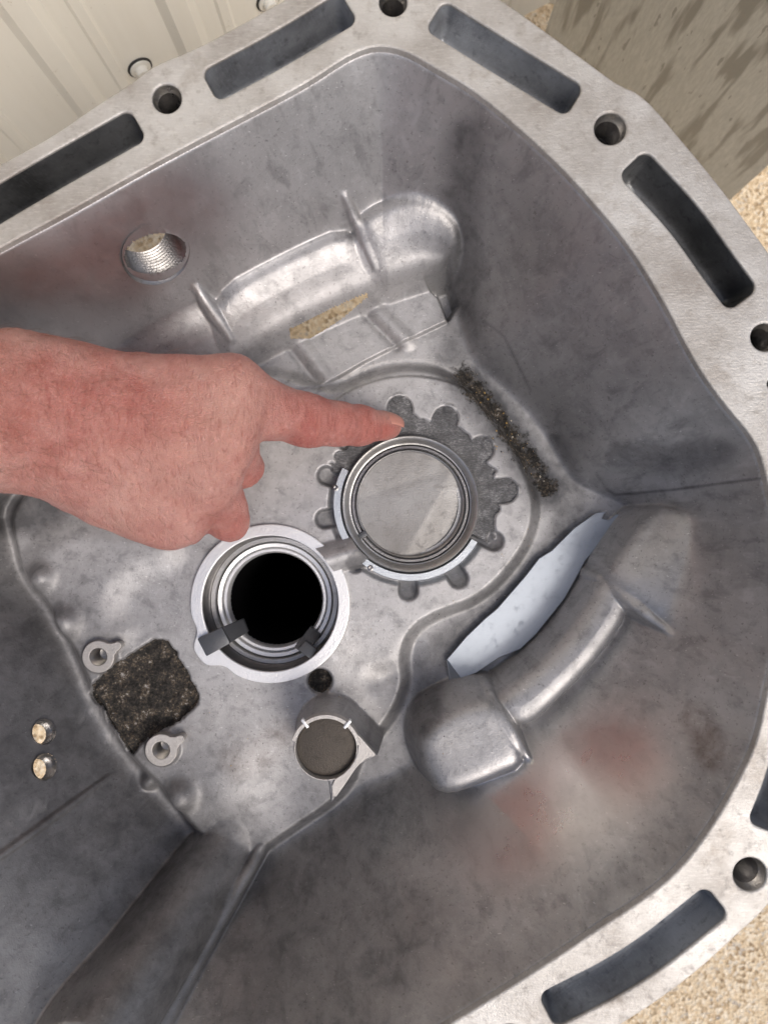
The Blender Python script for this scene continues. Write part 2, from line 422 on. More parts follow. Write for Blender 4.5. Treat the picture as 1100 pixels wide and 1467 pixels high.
def on_wall(u, v, off=0.0):       # point of the shed wall seen at a photo pixel
    d = Vector(((u - CX)/FPX, (CY - v)/FPX, -1)); c0 = Vector((0, 0, CAM_H))
    t = ((wall_o + wn2*off) - c0).dot(wn2)/d.dot(wn2); return c0 + d*t
for (u, v) in ((201, 97), (384, 1)):
    p = on_wall(u, v, .0005)
    lathe('screw', p, [(0, .006), (.0035, .006), (.0045, .005), (.0046, .002), (.0075, .0018), (.0078, 0)], M['screw'], shed, 24, axis=wn2)
    lathe('rubber_washer', p, [(.0078, .0009), (.0088, .0007), (.009, -.0004)], M['rubber'], shed, 24, axis=wn2)

# ------------------------------------------------------------------ stained metal panel standing on the ground, upper right
A = W3(1045, 287, GZ); B = W3(742, 160, GZ)
dirp = (A - B).normalized(); nrm = Vector((dirp.y, -dirp.x, 0))
if nrm.dot(A) > 0: nrm = -nrm
B2 = B; th = .004
pan = thing('metal_panel', 'grey galvanised metal panel with dark wet drip stains standing on sand', 'panel', tuple((A + B2)/2))
up = Vector((0, 0, .55))
box('sheet', [B2, A, A - nrm*th, B2 - nrm*th], [B2 + up, A + up, A - nrm*th + up, B2 - nrm*th + up], M['panel'], pan, .0008)
back = [A - nrm*th, A - nrm*.03, A - nrm*.03 - dirp*.003, A - nrm*th - dirp*.003]
box('folded_edge', [q for q in back], [q + up*.999 for q in back], M['panel'], pan)

# ------------------------------------------------------------------ the housing
housing = thing('gearbox_housing', 'open cast aluminium gearbox bell housing with slotted bolt flange and two bores', 'gearbox housing', (0, -.03, GZ))
inner_px = [(1097, 680), (1112, 760), (1117, 850), (1112, 930), (1097, 1000), (1085, 1060), (1060, 1115), (1020, 1185), (975, 1245), (925, 1287),
            (850, 1335), (800, 1370), (725, 1418), (645, 1467), (430, 1595), (270, 1640), (100, 1590), (-30, 1470), (-150, 1280), (-230, 1080), (-290, 850), (-290, 650), (-230, 482),
            (0, 355), (100, 302), (200, 245), (300, 192), (400, 140), (450, 112), (490, 85), (520, 70), (545, 65), (580, 72), (620, 95), (680, 130), (740, 180),
            (800, 235), (850, 290), (900, 350), (950, 430), (985, 500), (1012, 545), (1042, 585), (1066, 612), (1085, 640)]
outer_px = [(1100, 360), (1190, 500), (1240, 700), (1240, 950), (1190, 1180), (1100, 1300), (1050, 1345), (990, 1400), (895, 1467), (500, 1705), (270, 1765), (30, 1700), (-130, 1550), (-260, 1340),
            (-350, 1110), (-410, 850), (-410, 600), (-310, 410), (0, 235), (75, 195), (135, 152), (190, 118), (222, 92), (280, 70), (350, 32), (415, -5), (500, -55), (560, -70),
            (640, -45), (720, 0), (775, 40), (850, 95), (885, 121), (922, 136), (980, 205), (1030, 265), (1070, 320)]
inner = chaikin([W(u, v, FZ) for u, v in inner_px], 2); outer = chaikin([W(u, v, FZ) for u, v in outer_px], 2)
floor_px = [(5, 720), (100, 650), (200, 590), (300, 545), (370, 500), (440, 455), (530, 412), (600, 390), (640, 395), (655, 480), (675, 525), (720, 560), (775, 620), (812, 690),
            (845, 708), (890, 722), (902, 742), (870, 785), (835, 835), (800, 880), (750, 935), (690, 970), (645, 1005), (600, 1050), (590, 1085), (560, 1105), (520, 1115), (480, 1150),
            (420, 1190), (365, 1228), (345, 1215), (290, 1205), (240, 1140), (180, 1085), (130, 1000), (108, 940), (75, 880), (32, 830), (20, 780)]
floor_w = chaikin([W(u, v, 0) for u, v in floor_px], 2)
plat_px = [(5, 720), (100, 650), (200, 590), (300, 545), (390, 520), (470, 556), (540, 521), (610, 515), (655, 532), (700, 575), (750, 645), (778, 715), (768, 775), (730, 830), (685, 868),
           (635, 885), (598, 905), (584, 940), (588, 990), (560, 1045), (520, 1085), (505, 1130), (480, 1160),
           (420, 1200), (365, 1238), (340, 1230), (280, 1210), (235, 1145), (175, 1090), (125, 1000), (100, 940), (70, 880), (25, 830), (10, 780)]
plat_w = chaikin([W(u, v, PLZ) for u, v in plat_px], 2)

H = .00065
x0, x1 = -.245, .162; y0, y1 = -.258, .190
xs = np.arange(x0, x1, H); ys = np.arange(y0, y1, H)
X, Y = np.meshgrid(xs, ys, indexing='ij')
sd_in = sdf(X, Y, inner); sd_fl = sdf(X, Y, floor_w); sd_pl = sdf(X, Y, plat_w)
dF = np.maximum(sd_fl, 0); dI = np.maximum(-sd_in, 0)
t = dF/(dF + dI + 1e-9)
e = .07
gz = (np.sqrt(t*t + e*e) - e)/(math.sqrt(1 + e*e) - e)
Z = (FZ - .0035)*gz
Zbase = Z.copy()

def sample(Zf, x, y):
    i = np.clip((x - x0)/H, 0, len(xs) - 2); j = np.clip((y - y0)/H, 0, len(ys) - 2)
    a, b_ = int(i), int(j); fx, fy = i - a, j - b_
    return (Zf[a, b_]*(1 - fx)*(1 - fy) + Zf[a+1, b_]*fx*(1 - fy) + Zf[a, b_+1]*(1 - fx)*fy + Zf[a+1, b_+1]*fx*fy)
def P(u, v, Zf=None):       # point of the bare wall / floor seen at a photo pixel
    Zf = Zbase if Zf is None else Zf
    z = FZ - .004
    while z > -.02:
        x, y = W(u, v, z)
        if sample(Zf, x, y) >= z: break
        z -= .0006
    return np.array((x, y, z))

def cap_field(pts, radii, flat=1.0, ex=2.0):
    """upper surface of a round bar through 3D points (envelope of many spheres)"""
    out = np.full(X.shape, -1.0)
    for i in range(len(pts) - 1):
        a, b_ = np.array(pts[i]), np.array(pts[i+1]); m = max(2, int(np.linalg.norm(b_ - a)/.0007))
        for k_ in range(m + 1):
            c_ = a + (b_ - a)*k_/m; r = radii[i] + (radii[i+1] - radii[i])*k_/m; R = r*1.6
            i0, i1 = np.clip([int((c_[0] - R - x0)/H), int((c_[0] + R - x0)/H) + 2], 0, len(xs)); j0, j1 = np.clip([int((c_[1] - R - y0)/H), int((c_[1] + R - y0)/H) + 2], 0, len(ys))
            if i1 <= i0 or j1 <= j0: continue
            q = np.hypot(X[i0:i1, j0:j1] - c_[0], Y[i0:i1, j0:j1] - c_[1])/r
            hgt = np.where(q < .94, np.maximum(1 - q**ex, 0)**(1/ex), (1 - .94**ex)**(1/ex) - (q - .94)*7)
            out[i0:i1, j0:j1] = np.maximum(out[i0:i1, j0:j1], c_[2] + r*flat*hgt)
    return out
def bar(pxs, r, lift=0.0, k=.004, flat=1.0):
    global Z
    pts = [P(u, v) + np.array((0, 0, lift)) for u, v in pxs]
    rr = r if isinstance(r, (list, tuple)) else [r]*len(pts)
    Z = smax(Z, cap_field(pts, rr, flat), k)

# plateau with soft edges
Z = smax(Z, PLZ*smooth(.003, -.006, sd_pl), .005)
# outer lug shelf seen below the upper bracket
shelf = [W(u, v, .003) for u, v in [(330, 540), (400, 495), (440, 475), (520, 437), (600, 402), (628, 412), (642, 460), (575, 492), (520, 520), (458, 556), (400, 570)]]
sd_sh = sdf(X, Y, shelf)
Z += .0032*smooth(.0004, -.0004, sd_sh)
for q in ([(415, 500), (455, 552)], [(525, 455), (568, 497)]):
    l = [W(u, v, .003) for u, v in q]
    Z += .0016*smooth(.006, -.0, seg_dist(X, Y, [(l[0][0]+.006, l[0][1]+.003), (l[1][0]+.006, l[1][1]+.003)], False)) - .0018*np.exp(-(seg_dist(X, Y, l, False)/.0022)**2)

def tube(pts, radii, k=.006, flat=.85, ex=2.7):      # smooth round bulge through (u, v, z) axis points
    global Z
    n = len(pts); q = chaikin([tuple(p) + (r,) for p, r in zip(pts, radii)], 2, False)
    Z = smax(Z, cap_field([np.array(W3(*p[:3])) for p in q], [p[3] for p in q], flat, ex), k)
def fin(pxs, r, lift, k=.002):
    global Z
    pts = [P(u, v, Z) + np.array((0, 0, l)) for (u, v), l in zip(pxs, lift)]
    q = chaikin([tuple(p) + (rr,) for p, rr in zip(pts, r)], 2, False)
    Z = smax(Z, cap_field([np.array(p[:3]) for p in q], [p[3] for p in q]), k)
# upper-left bracket (tube-like bulge) with its fins
def slab(pp, h0, crown=.004, follow=.5, k=.004, slope=4.0, zr=.034, rr=.006):      # cast shelf standing proud of the wall
    global Z
    sd = sdf(X, Y, chaikin([W(u, v, zr) for u, v in pp], 2)); d = np.maximum(-sd, 0)
    fld = h0 + follow*Zbase + crown*(1 - np.exp(-d/rr)) - crown*.4*np.exp(-d/.0025) - slope*np.maximum(sd, 0)
    Z = smax(Z, np.where(sd < .03, fld, -1), k)
slab([(60, 585), (205, 478), (330, 418), (365, 484), (290, 530), (160, 605)], .020, .005, .45, .008)
slab([(300, 430), (410, 368), (512, 322), (555, 396), (498, 417), (433, 447), (350, 492), (310, 510)], .023, .0065, .45, .009)
slab([(500, 330), (545, 296), (604, 290), (648, 315), (660, 345), (650, 366), (603, 380), (530, 404)], .025, .0080, .45, .008)
fin([(494, 280), (510, 318), (538, 384)], [.0020, .0030, .0014], [-.001, .0018, -.0014], .004)
fin([(282, 412), (305, 448), (331, 486)], [.0024, .0036, .0018], [-.001, .0022, -.001], .005)
rec = [W(u, v, .0) for u, v in [(606, 410), (640, 392), (655, 440), (640, 462), (628, 430)]]; Z -= .012*smooth(.001, -.002, sdf(X, Y, rec))
# lower-right bracket with fins
slab([(697, 1005), (757, 964), (808, 915), (843, 866), (866, 823), (908, 862), (866, 932), (812, 990), (745, 1052)], .0330, .0050, .12, .009, 10.0, .034, .0035)
slab([(600, 1040), (640, 1014), (699, 992), (724, 1012), (757, 1086), (700, 1112), (626, 1142), (598, 1088)], .0365, .0055, .12, .006, 6.0, .034, .0030)
slab([(860, 828), (893, 778), (922, 736), (958, 724), (992, 765), (1000, 840), (962, 905), (900, 872)], .0385, .0060, .24, .010, 10.0, .034, .0040)
fin([(702, 996), (730, 1042), (757, 1088)], [.0022, .0028, .0016], [-.0008, .0010, -.0010], .004)
fin([(860, 830), (903, 864), (962, 908)], [.0026, .0030, .0014], [-.0008, .0022, -.0022], .005)
# big rounded rib and soft folds in the lower-left wall
def ribp(u, v, l): p = P(u, v); return (u, v, p[2] + l)
tube([(334, 1190, .002), ribp(320, 1222, .003), ribp(272, 1290, .004), ribp(212, 1380, .004), ribp(150, 1470, .004), ribp(100, 1530, .004)], [.0125, .0165, .0185, .0195, .020, .020], .004, 1.0, 2.1)
fin([(375, 1215), (300, 1345), (225, 1480), (170, 1570)], [.003, .004, .005, .005], [-.002, -.001, -.001, -.001], .006)
fin([(-40, 1256), (80, 1170), (152, 1116)], [.0016, .0022, .0014], [-.0006, -.0004, -.001], .004)
# nubs
for u, v, r in ((60, 828, .0062), (92, 893, .0075), (258, 1142, .0075), (365, 790, .004), (205, 1130, .004)):
    x, y = W(u, v, .014); Z += .0065*np.exp(-(((X - x)**2 + (Y - y)**2)/r**2)**1.4)
# facet on the plateau, lower left (raised pad with bevelled side)
pad = [W(u, v, PLZ) for u, v in [(35, 800), (95, 745), (240, 760), (262, 800), (180, 830), (165, 880), (195, 915), (120, 930), (85, 890)]]
Z += .003*smooth(.008, -.010, sdf(X, Y, chaikin(pad, 2)))
# soft dips of the plateau
for u, v, rr, dz in ((560, 985, 30, -.003), (330, 1120, 60, .002), (395, 1120, 50, -.0025), (520, 950, 40, -.0015), (640, 560, 40, -.001)):
    x, y = W(u, v, PLZ); Z += dz*np.exp(-((X - x)**2 + (Y - y)**2)/px(rr, PLZ)**2)
dd = seg_dist(X, Y, [W(u, v, PLZ) for u, v in [(540, 975), (575, 960), (590, 930)]], False); Z -= .002*np.exp(-(dd/.006)**2)
# arcs of the plateau round the big bore
ax, ay = W(588, 722, PLZ); RA = np.hypot(X - ax, Y - ay)/px(1, PLZ); TA = np.arctan2(Y - ay, X - ax)
sec = smooth(-.55, -.35, TA)*(1) + smooth(2.75, 2.9, TA)
up_half = ((TA > -.46) & (TA < 2.75)).astype(float)
Z -= .0022*smooth(182, 186, RA)*smooth(214, 200, RA)*smooth(.9, 1.2, TA)*smooth(2.6, 2.3, TA)
# broken ring seat: rough lowered annulus, upper right
def vnoise(scale, seed):
    r = np.random.default_rng(seed); n = 64; g_ = r.random((n, n))
    a = (X - x0)/scale; b_ = (Y - y0)/scale; i = np.floor(a).astype(int); j = np.floor(b_).astype(int); fx = a - i; fy = b_ - j
    fx = fx*fx*(3 - 2*fx); fy = fy*fy*(3 - 2*fy)
    q = lambda p, s_: g_[p % n, s_ % n]
    return q(i, j)*(1-fx)*(1-fy) + q(i+1, j)*fx*(1-fy) + q(i, j+1)*(1-fx)*fy + q(i+1, j+1)*fx*fy
brk = smooth(127, 124, RA + (vnoise(.004, 3) - .5)*14)*up_half
teeth = [(572, 581), (640, 596), (692, 641), (727, 702)]
notch = [(700, 772), (652, 822), (585, 838), (515, 800), (474, 742), (476, 684), (505, 640)]
lob = np.zeros(X.shape)
for (u, v) in teeth:
    d = Vector((u - 588, v - 722)).normalized(); a = (588 + d.x*112, 722 + d.y*112); b_ = (588 + d.x*(math.hypot(u-588, v-722) - 4), 722 + d.y*(math.hypot(u-588, v-722) - 4))
    lob = np.maximum(lob, smooth(19.5, 17.5, seg_dist(X, Y, [W(*a, PLZ), W(*b_, PLZ)], False)/px(1, PLZ)))
brk = np.maximum(brk, lob)
Z += brk*(-.0018 + (vnoise(.0045, 5) - .5)*.0005)
for (u, v) in teeth:           # bright broken lip at each tooth end
    d = Vector((u - 588, v - 722)); L = d.length; d.normalize()
    c_ = W(588 + d.x*(L + 9), 722 + d.y*(L + 9), PLZ); q = ((X - c_[0])**2 + (Y - c_[1])**2)**.5/px(1, PLZ)
    Z += .0010*smooth(10, 7, q)
ntc = np.zeros(X.shape)
for (u, v) in notch:
    d = Vector((u - 588, v - 722)).normalized(); L = math.hypot(u - 588, v - 722)
    ntc = np.maximum(ntc, smooth(15.5, 11, seg_dist(X, Y, [W(588 + d.x*100, 722 + d.y*100, PLZ), W(588 + d.x*(L + 9), 722 + d.y*(L + 9), PLZ)], False)/px(1, PLZ)))
Z -= .0065*ntc*(1 - brk)*smooth(150, 105, RA)**.5
low = smooth(119, 114, RA)*(1 - up_half)*smooth(-.38, -.5, np.where(TA > 2.7, -3, TA)); Z -= .005*low*(1 - ntc)
# raised nub bridging the two bores
x, y = W(478, 797, .016)
nubl = [W(452, 806, .014), W(508, 790, .014)]
dn = seg_dist(X, Y, nubl, False)
Z = smax(Z, .0205 - (dn/.0078)**2*.0075, .0012)
# gutter along the right wall that holds the crusty dirt
gl = [W(u, v, 0) for u, v in [(668, 540), (705, 585), (745, 640), (782, 695)]]
dg_ = seg_dist(X, Y, gl, False); Z -= .004*np.exp(-(dg_/.005)**2) - .0012*np.exp(-(dg_/.004)**2)*vnoise(.0016, 9)
# small rusty pit and the corroded pocket
x, y = W(459, 974, .008); q = np.hypot(X - x, Y - y); Z -= .005*smooth(.0072, .0052, q)
pocket = [W(u, v, .008) for u, v in [(122, 993), (160, 955), (200, 930), (232, 910), (250, 925), (270, 962), (291, 1000), (270, 1022), (238, 1042), (210, 1056), (188, 1084), (176, 1080), (178, 1062), (166, 1046), (150, 1040), (146, 1018), (128, 1010)]]
sd_po = sdf(X, Y, chaikin(pocket, 1)) + (vnoise(.0028, 31) - .5)*.0010 + (vnoise(.0012, 32) - .5)*.0008
pk = smooth(.0012, -.0012, sd_po)
Z -= pk*(.0045 + (vnoise(.0040, 11) - .5)*.0016 + (vnoise(.0017, 12) - .5)*.0008)
for (u, v) in ((140, 990), (165, 1025), (190, 1058)):
    x, y = W(u, v, .006); Z += .003*np.exp(-((X - x)**2 + (Y - y)**2)/.0035**2)
# round boss (tapered post) with plug, and its web
bx_, by_ = W(475, 1040, PLZ); tx_, ty_ = W(467, 1073, .046)
BZ = .046
q = np.hypot(X - tx_, Y - ty_); Z = smax(Z, BZ - .0008 - np.maximum(q - .0156, 0)*13, .0020)
web = [W(u, v, BZ) for u, v in [(470, 1116), (476, 1098), (508, 1050), (541, 1083), (512, 1098), (490, 1130), (474, 1152)]]
Z = smax(Z, BZ - .0005 - np.maximum(sdf(X, Y, web), 0)*11, .0012)
for (u, v, r) in ((141, 941, 27), (231, 1075, 27)):
    x, y = W(u, v, .016); q = np.hypot(X - x, Y - y); Z = smax(Z, .0165 - np.maximum(q - px(21, .016), 0)*2.2, .0015)
    Z -= .02*smooth(px(16, .016), px(15, .016), q)
# gentle hand-made unevenness
Z += (vnoise(.018, 21) - .5)*.0006*smooth(.0, .004, -sd_in)
Z = np.minimum(Z, FZ - .0025)

# --- openings cut through the casting
def ell(u, v, ru, rv, ang, n=40):
    return [(u + ru*math.cos(a)*math.cos(ang) - rv*math.sin(a)*math.sin(ang), v + ru*math.cos(a)*math.sin(ang) + rv*math.sin(a)*math.cos(ang)) for a in [2*math.pi*i/n for i in range(n)]]
SCALE = (CAM_H - Z)/FPX
U = X/SCALE + CX; Vv = CY - Y/SCALE           # photo pixel of every vertex, used to lay out openings and stains
hole_w = [(223, 363, 45, 28, -.22), (62, 1049, 16, 17, .5), (63, 1099, 17, 19, .4)]
cut = np.full(X.shape, 1e9)
cut = np.minimum(cut, RA - 97.0)
cut = np.minimum(cut, np.hypot(X - W(387, 865, PLZ)[0], Y - W(387, 865, PLZ)[1])/px(1, PLZ) - 103)
cut = np.minimum(cut, np.hypot(X - tx_, Y - ty_)/px(1, BZ) - 44.5)
wall_zone = (sd_fl > .002)
for hdef in hole_w:
    pts = ell(*hdef); d = sdf(U, Vv, pts); cut = np.minimum(cut, np.where(sd_fl > -.004, d, 1e3))
sand_px = [(418, 488), (424, 455), (440, 440), (480, 415), (545, 400), (528, 432), (480, 463), (444, 484)]
d = np.maximum(sdf(X, Y, [W(u, v, .006) for u, v in sand_px])/px(1, .008), (Z - .019)/.0004)
cut = np.minimum(cut, d)
# snap vertices onto the cut line so that the rims are clean
gx, gy = np.gradient(cut, H)
cpx = cut
gl2 = gx*gx + gy*gy + 1e-9
near = np.abs(cut)/np.sqrt(gl2) < H*.62
SX = np.where(near, X - cut*gx/gl2, X); SY = np.where(near, Y - cut*gy/gl2, Y)
keepv = (cut > 0) | near
keepv &= sd_in < .0012
idx = np.arange(X.size).reshape(X.shape)
quad = np.stack([idx[:-1, :-1], idx[1:, :-1], idx[1:, 1:], idx[:-1, 1:]], -1).reshape(-1, 4)
kv = keepv.ravel(); kq = kv[quad].all(1)
allnear = near.ravel()[quad].all(1) & (cut.ravel()[quad].mean(1) < 0)
quad = quad[kq & ~allnear]
used = np.unique(quad); remap = np.full(X.size, -1); remap[used] = np.arange(len(used))
VV = np.stack([SX.ravel(), SY.ravel(), Z.ravel()], 1)[used]
shell_me = big_mesh('interior_shell', VV, remap[quad])

# stains with a shape of their own: crust, soot, white corrosion, rust; painted shade goes in with the soot
def line(pts, w, soft=None):
    d = seg_dist(U, Vv, pts, False); return smooth(w + (soft or w*.8), w*.5, d)
crust = np.zeros(X.shape); soot_shade = np.zeros(X.shape); white = np.zeros(X.shape); rust = np.zeros(X.shape)
crust = np.maximum(crust, line([(664, 538), (700, 583), (742, 638), (784, 698)], 1, 28)*.70)
crust = np.maximum(crust, smooth(.0009, -.0006, sd_po))
x, y = W(459, 974, .008); crust = np.maximum(crust, smooth(.0068, .0055, np.hypot(X - x, Y - y)))
soot_shade = np.maximum(soot_shade, line([(668, 540), (705, 585), (745, 640), (785, 700)], 22, 34)*1.0)
soot_shade = np.maximum(soot_shade, line([(668, 200), (664, 330), (662, 430), (655, 520)], 14, 40)*.7)  # darker band down the corner between the walls
soot_shade = np.maximum(soot_shade, line([(668, 200), (663, 320), (660, 432), (672, 442), (722, 482), (760, 560)], 1.2, 1.8)*.5)
soot_shade = np.maximum(soot_shade, line([(868, 700), (880, 709), (960, 702), (1098, 684)], 1.2, 2.0)*.7)
soot_shade = np.maximum(soot_shade, line([(855, 680), (868, 700)], 1.2, 1.8)*.5)
soot_shade = np.maximum(soot_shade, line([(700, 330), (800, 420), (880, 520), (820, 620)], 40, 90)*.28)  # right wall a little darker
soot_shade = np.maximum(soot_shade, line([(890, 650), (960, 660), (1030, 650)], 14, 22)*.6)
soot_shade = np.maximum(soot_shade, ntc*(1 - brk)*.7); soot_shade = np.maximum(soot_shade, brk*.35)  # shade in the notches painted in; the broken seat is dark of itself
soot_shade = np.maximum(soot_shade, line([(30, 1000), (120, 1150), (250, 1300)], 120, 160)*.78)  # lower-left wall: its shade painted in on top of the oily dirt
soot_shade = np.maximum(soot_shade, line([(560, 1130), (480, 1300), (380, 1467)], 60, 110)*.5)  # lower middle wall: shade and dirt painted together
soot_shade = np.maximum(soot_shade, line([(650, 1440), (800, 1350), (960, 1230), (1040, 1080)], 20, 50)*.35)  # darker band along the top of the lower-right wall
soot_shade = np.maximum(soot_shade, line([(620, 960), (700, 890), (780, 800), (830, 740)], 12, 30)*.5)  # shade of the plateau's falling edge painted in
soot_shade = np.maximum(soot_shade, line([(795, 640), (822, 720), (790, 785), (725, 855), (645, 915), (615, 960), (608, 1040)], 18, 18)*.75)  # shade of the gutter round the plateau painted in
soot_shade = np.maximum(soot_shade, line([(-40, 740), (40, 735), (75, 720)], 30, 20)*1.0)  # shadow under the wrist painted onto the wall
soot_shade = np.maximum(soot_shade, line([(20, 930), (60, 1080), (150, 1180), (220, 1300)], 70, 60)*.55)  # from here on, more painted shade and dirt at lower left and middle
soot_shade = np.maximum(soot_shade, line([(150, 1400), (60, 1467)], 90, 80)*.4)
soot_shade = np.maximum(soot_shade, line([(325, 1215), (240, 1370), (150, 1500)], 60, 50)*.8)
soot_shade = np.maximum(soot_shade, line([(540, 1120), (450, 1250), (330, 1467)], 50, 70)*.6)
soot_shade = np.maximum(soot_shade, line([(560, 1330), (480, 1467)], 60, 80)*.6)
white = np.maximum(white, line([(580, 1200), (640, 1195), (680, 1215)], 36, 40)*.45)
white = np.maximum(white, line([(905, 600), (930, 622), (985, 628), (1000, 620), (1035, 623)], 4, 5))
white = np.maximum(white, line([(330, 560), (380, 600)], 3, 4))
white = np.maximum(white, line([(110, 1030), (140, 1020)], 7, 5)*1.0); white = np.maximum(white, line([(155, 1060), (170, 1052)], 7, 5))
white = np.maximum(white, line([(20, 1180), (60, 1150)], 10, 10)*.6)
white = np.maximum(white, line([(900, 1215), (925, 1255)], 5, 5)*.7); white = np.maximum(white, line([(960, 1165), (990, 1205)], 4, 5)*.6)
rust = np.maximum(rust, line([(995, 1030), (1010, 1060), (1020, 1080)], 12, 26)*.8)
rust = np.maximum(rust, line([(340, 1090), (385, 1070), (410, 1050)], 14, 26)*.35)
ca = shell_me.color_attributes.new('dirt', 'FLOAT_COLOR', 'POINT')  # second channel holds painted shade along with the soot
ca.data.foreach_set('color', np.stack([crust, soot_shade, white, rust], -1).reshape(-1, 4)[used].astype(np.float32).ravel())
po_ = shell_me.attributes.new('polish', 'FLOAT', 'POINT'); po_.data.foreach_set('value', (.35*smooth(-.002, .010, sd_fl) + smooth(0, .006, sd_fl)*np.maximum(line([(720, 1190), (800, 1150), (880, 1090)], 55, 70), .8*line([(-20, 450), (120, 420), (250, 300)], 70, 70))).ravel()[used].astype(np.float32))
fa_ = shell_me.attributes.new('fracture', 'FLOAT', 'POINT'); fa_.data.foreach_set('value', brk.ravel()[used].astype(np.float32))
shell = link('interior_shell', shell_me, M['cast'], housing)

# --- outer skin below, closing the casting between flange and foot
def loft(name, loops, mat, parent, cap_last=True):
    n = len(loops[0]); V = [q for l in loops for q in l]; F = []
    for k_ in range(len(loops) - 1):
        for i in range(n): F.append((k_*n + i, k_*n + (i+1) % n, (k_+1)*n + (i+1) % n, (k_+1)*n + i))
    if cap_last: F.append(tuple((len(loops) - 1)*n + i for i in range(n)))
    return link(name, mesh(name, V, F), mat, parent)
fc = Vector((sum(q[0] for q in floor_w)/len(floor_w), sum(q[1] for q in floor_w)/len(floor_w)))
def scaled(s, z): return [(fc.x + (q[0] - fc.x)*s, fc.y + (q[1] - fc.y)*s, z) for q in floor_w]
loft('gear_case', [scaled(.86, -.008), scaled(.82, -.06), scaled(.70, -.18), scaled(.62, GZ + .001)], M['lug'], housing)

# --- flange with slots and bolt holes
slots_px = [([(-45, 318), (60, 255), (186, 184)], 25), ([(312, 117), (400, 70), (488, 16)], 25), ([(634, 28), (720, 82), (812, 138)], 25),
            ([(915, 243), (980, 312), (1022, 372), (1056, 418)], 27), ([(796, 1443), (910, 1385), (1016, 1300)], 27), ([(1099, 1175), (1125, 1110), (1140, 1030)], 25),
            ([(-250, 440), (-130, 370)], 25)]
bolts = [(239, 141, 21), (563, 3, 20), (874, 184, 23), (1095, 483, 20), (1074, 1253, 24), (-85, 345, 20), (730, 1490, 22)]
small = [(1108, 550, 9)]
sl = [slot_loop(chaikin(l, 3, False) if len(l) > 2 else l, hw, FZ) for l, hw in slots_px]
bl = [circle(u, v, px(r, FZ), FZ) for u, v, r in bolts + small]
fl = plate('flange', [outer, inner] + sl + bl, FZ - .020, FZ, .0009, M['flange'], housing)
plate('flange_back', [outer, [( q[0]*1.0, q[1]*1.0) for q in chaikin([((W(u, v, FZ)[0])*1.028, (W(u, v, FZ)[1])*1.028) for u, v in inner_px], 2)]] + sl + [circle(u, v, px(r, FZ)*1.06, FZ) for u, v, r in bolts + small],
      FZ - .034, FZ - .0203, .0009, M['slot'], housing)
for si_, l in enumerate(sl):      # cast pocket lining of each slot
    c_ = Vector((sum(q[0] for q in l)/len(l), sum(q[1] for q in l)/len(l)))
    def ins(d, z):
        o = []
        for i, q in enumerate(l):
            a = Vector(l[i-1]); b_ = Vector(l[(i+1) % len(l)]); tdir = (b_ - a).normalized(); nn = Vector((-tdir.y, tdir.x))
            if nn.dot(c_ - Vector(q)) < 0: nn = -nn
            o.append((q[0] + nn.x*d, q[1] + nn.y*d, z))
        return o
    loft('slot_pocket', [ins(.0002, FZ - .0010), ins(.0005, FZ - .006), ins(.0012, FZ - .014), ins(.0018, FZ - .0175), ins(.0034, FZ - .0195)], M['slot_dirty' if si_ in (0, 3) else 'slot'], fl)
def thread(name, c, axis, r, depth, pitch, parent, mat='thread', seg=40, floor=True):
    prof = [(r*1.12, 0.0), (r*1.0, -r*.12)]
    z = -r*.12
    while -z < depth:
        prof += [(r*.90, z - pitch*.45), (r*.985, z - pitch*.9)]; z -= pitch
    if floor: prof += [(r*.9, z - .0005), (0, z - .002)]
    return lathe(name, c, prof, M[mat], parent, seg, axis=axis)
for u, v, r in bolts:
    x, y = W(u, v, FZ); rr = px(r, FZ)
    lathe('hole_chamfer', (x, y, 0), [(rr*1.02, FZ - .0006), (rr*.93, FZ - .0030), (rr*.80, FZ - .0044), (rr*.93, FZ - .0062)], M['thread'], fl, 40)
    z = FZ - .0062; prof = [(rr*.93, z)]
    while z > FZ - .016: prof += [(rr*.80, z - .0022), (rr*.97, z - .0030)]; z -= .0030
    lathe('threaded_hole', (x, y, 0), prof, M['thread_dark'], fl, 40)
    prof = [prof[-1]]
    while z > FZ - .045: prof += [(rr*.76, z - .0010), (rr*.93, z - .0024)]; z -= .0024
    lathe('hole_bottom', (x, y, 0), prof + [(0, z - .002)], M['thread_black'], fl, 40)
for u, v, r in small:
    x, y = W(u, v, FZ); lathe('drilled_hole', (x, y, 0), [(px(r, FZ), FZ - .001), (px(r, FZ), FZ - .03), (0, FZ - .031)], M['dark'], fl, 24)

# --- threaded hole through the upper-left wall, with a round boss outside
def wall_normal(u, v):
    a, b_, c_ = P(u, v), P(u + 14, v), P(u, v + 14)
    nn = Vector(b_ - a).cross(Vector(c_ - a)).normalized()
    return nn if nn.z > 0 else -nn
def through(u, v, ru, depth, pitch, name, open_, axis=None, off=.0012, amp=.10):
    p = Vector(P(u, v)); nn = wall_normal(u, v) if axis is None else Vector(axis).normalized()
    r = ru
    prof = [(r*1.10, off), (r*1.0, -.0008)]
    z = -.0008
    while z > -depth: prof += [(r*(1 - amp), z - pitch*.5), (r*1.0, z - pitch)]; z -= pitch
    if open_: prof += [(r*1.25, z - .001), (r*1.3, 0 - .004)]
    else: prof += [(r*.8, z - .001), (0, z - .003)]
    return lathe(name, p, prof, M['thread_dark'], housing, 56, axis=nn)
nw = wall_normal(223, 363)
print('wall normal', nw, P(223, 363)); print('strip z', [(round(float(sample(Z, *W(u, v, .006))), 4)) for u, v in ((660, 955), (700, 910), (740, 880), (780, 830), (830, 780), (870, 745))])
through(223, 363, px(45, P(223, 363)[2]), .020, .0021, 'threaded_wall_hole', True, amp=.13)
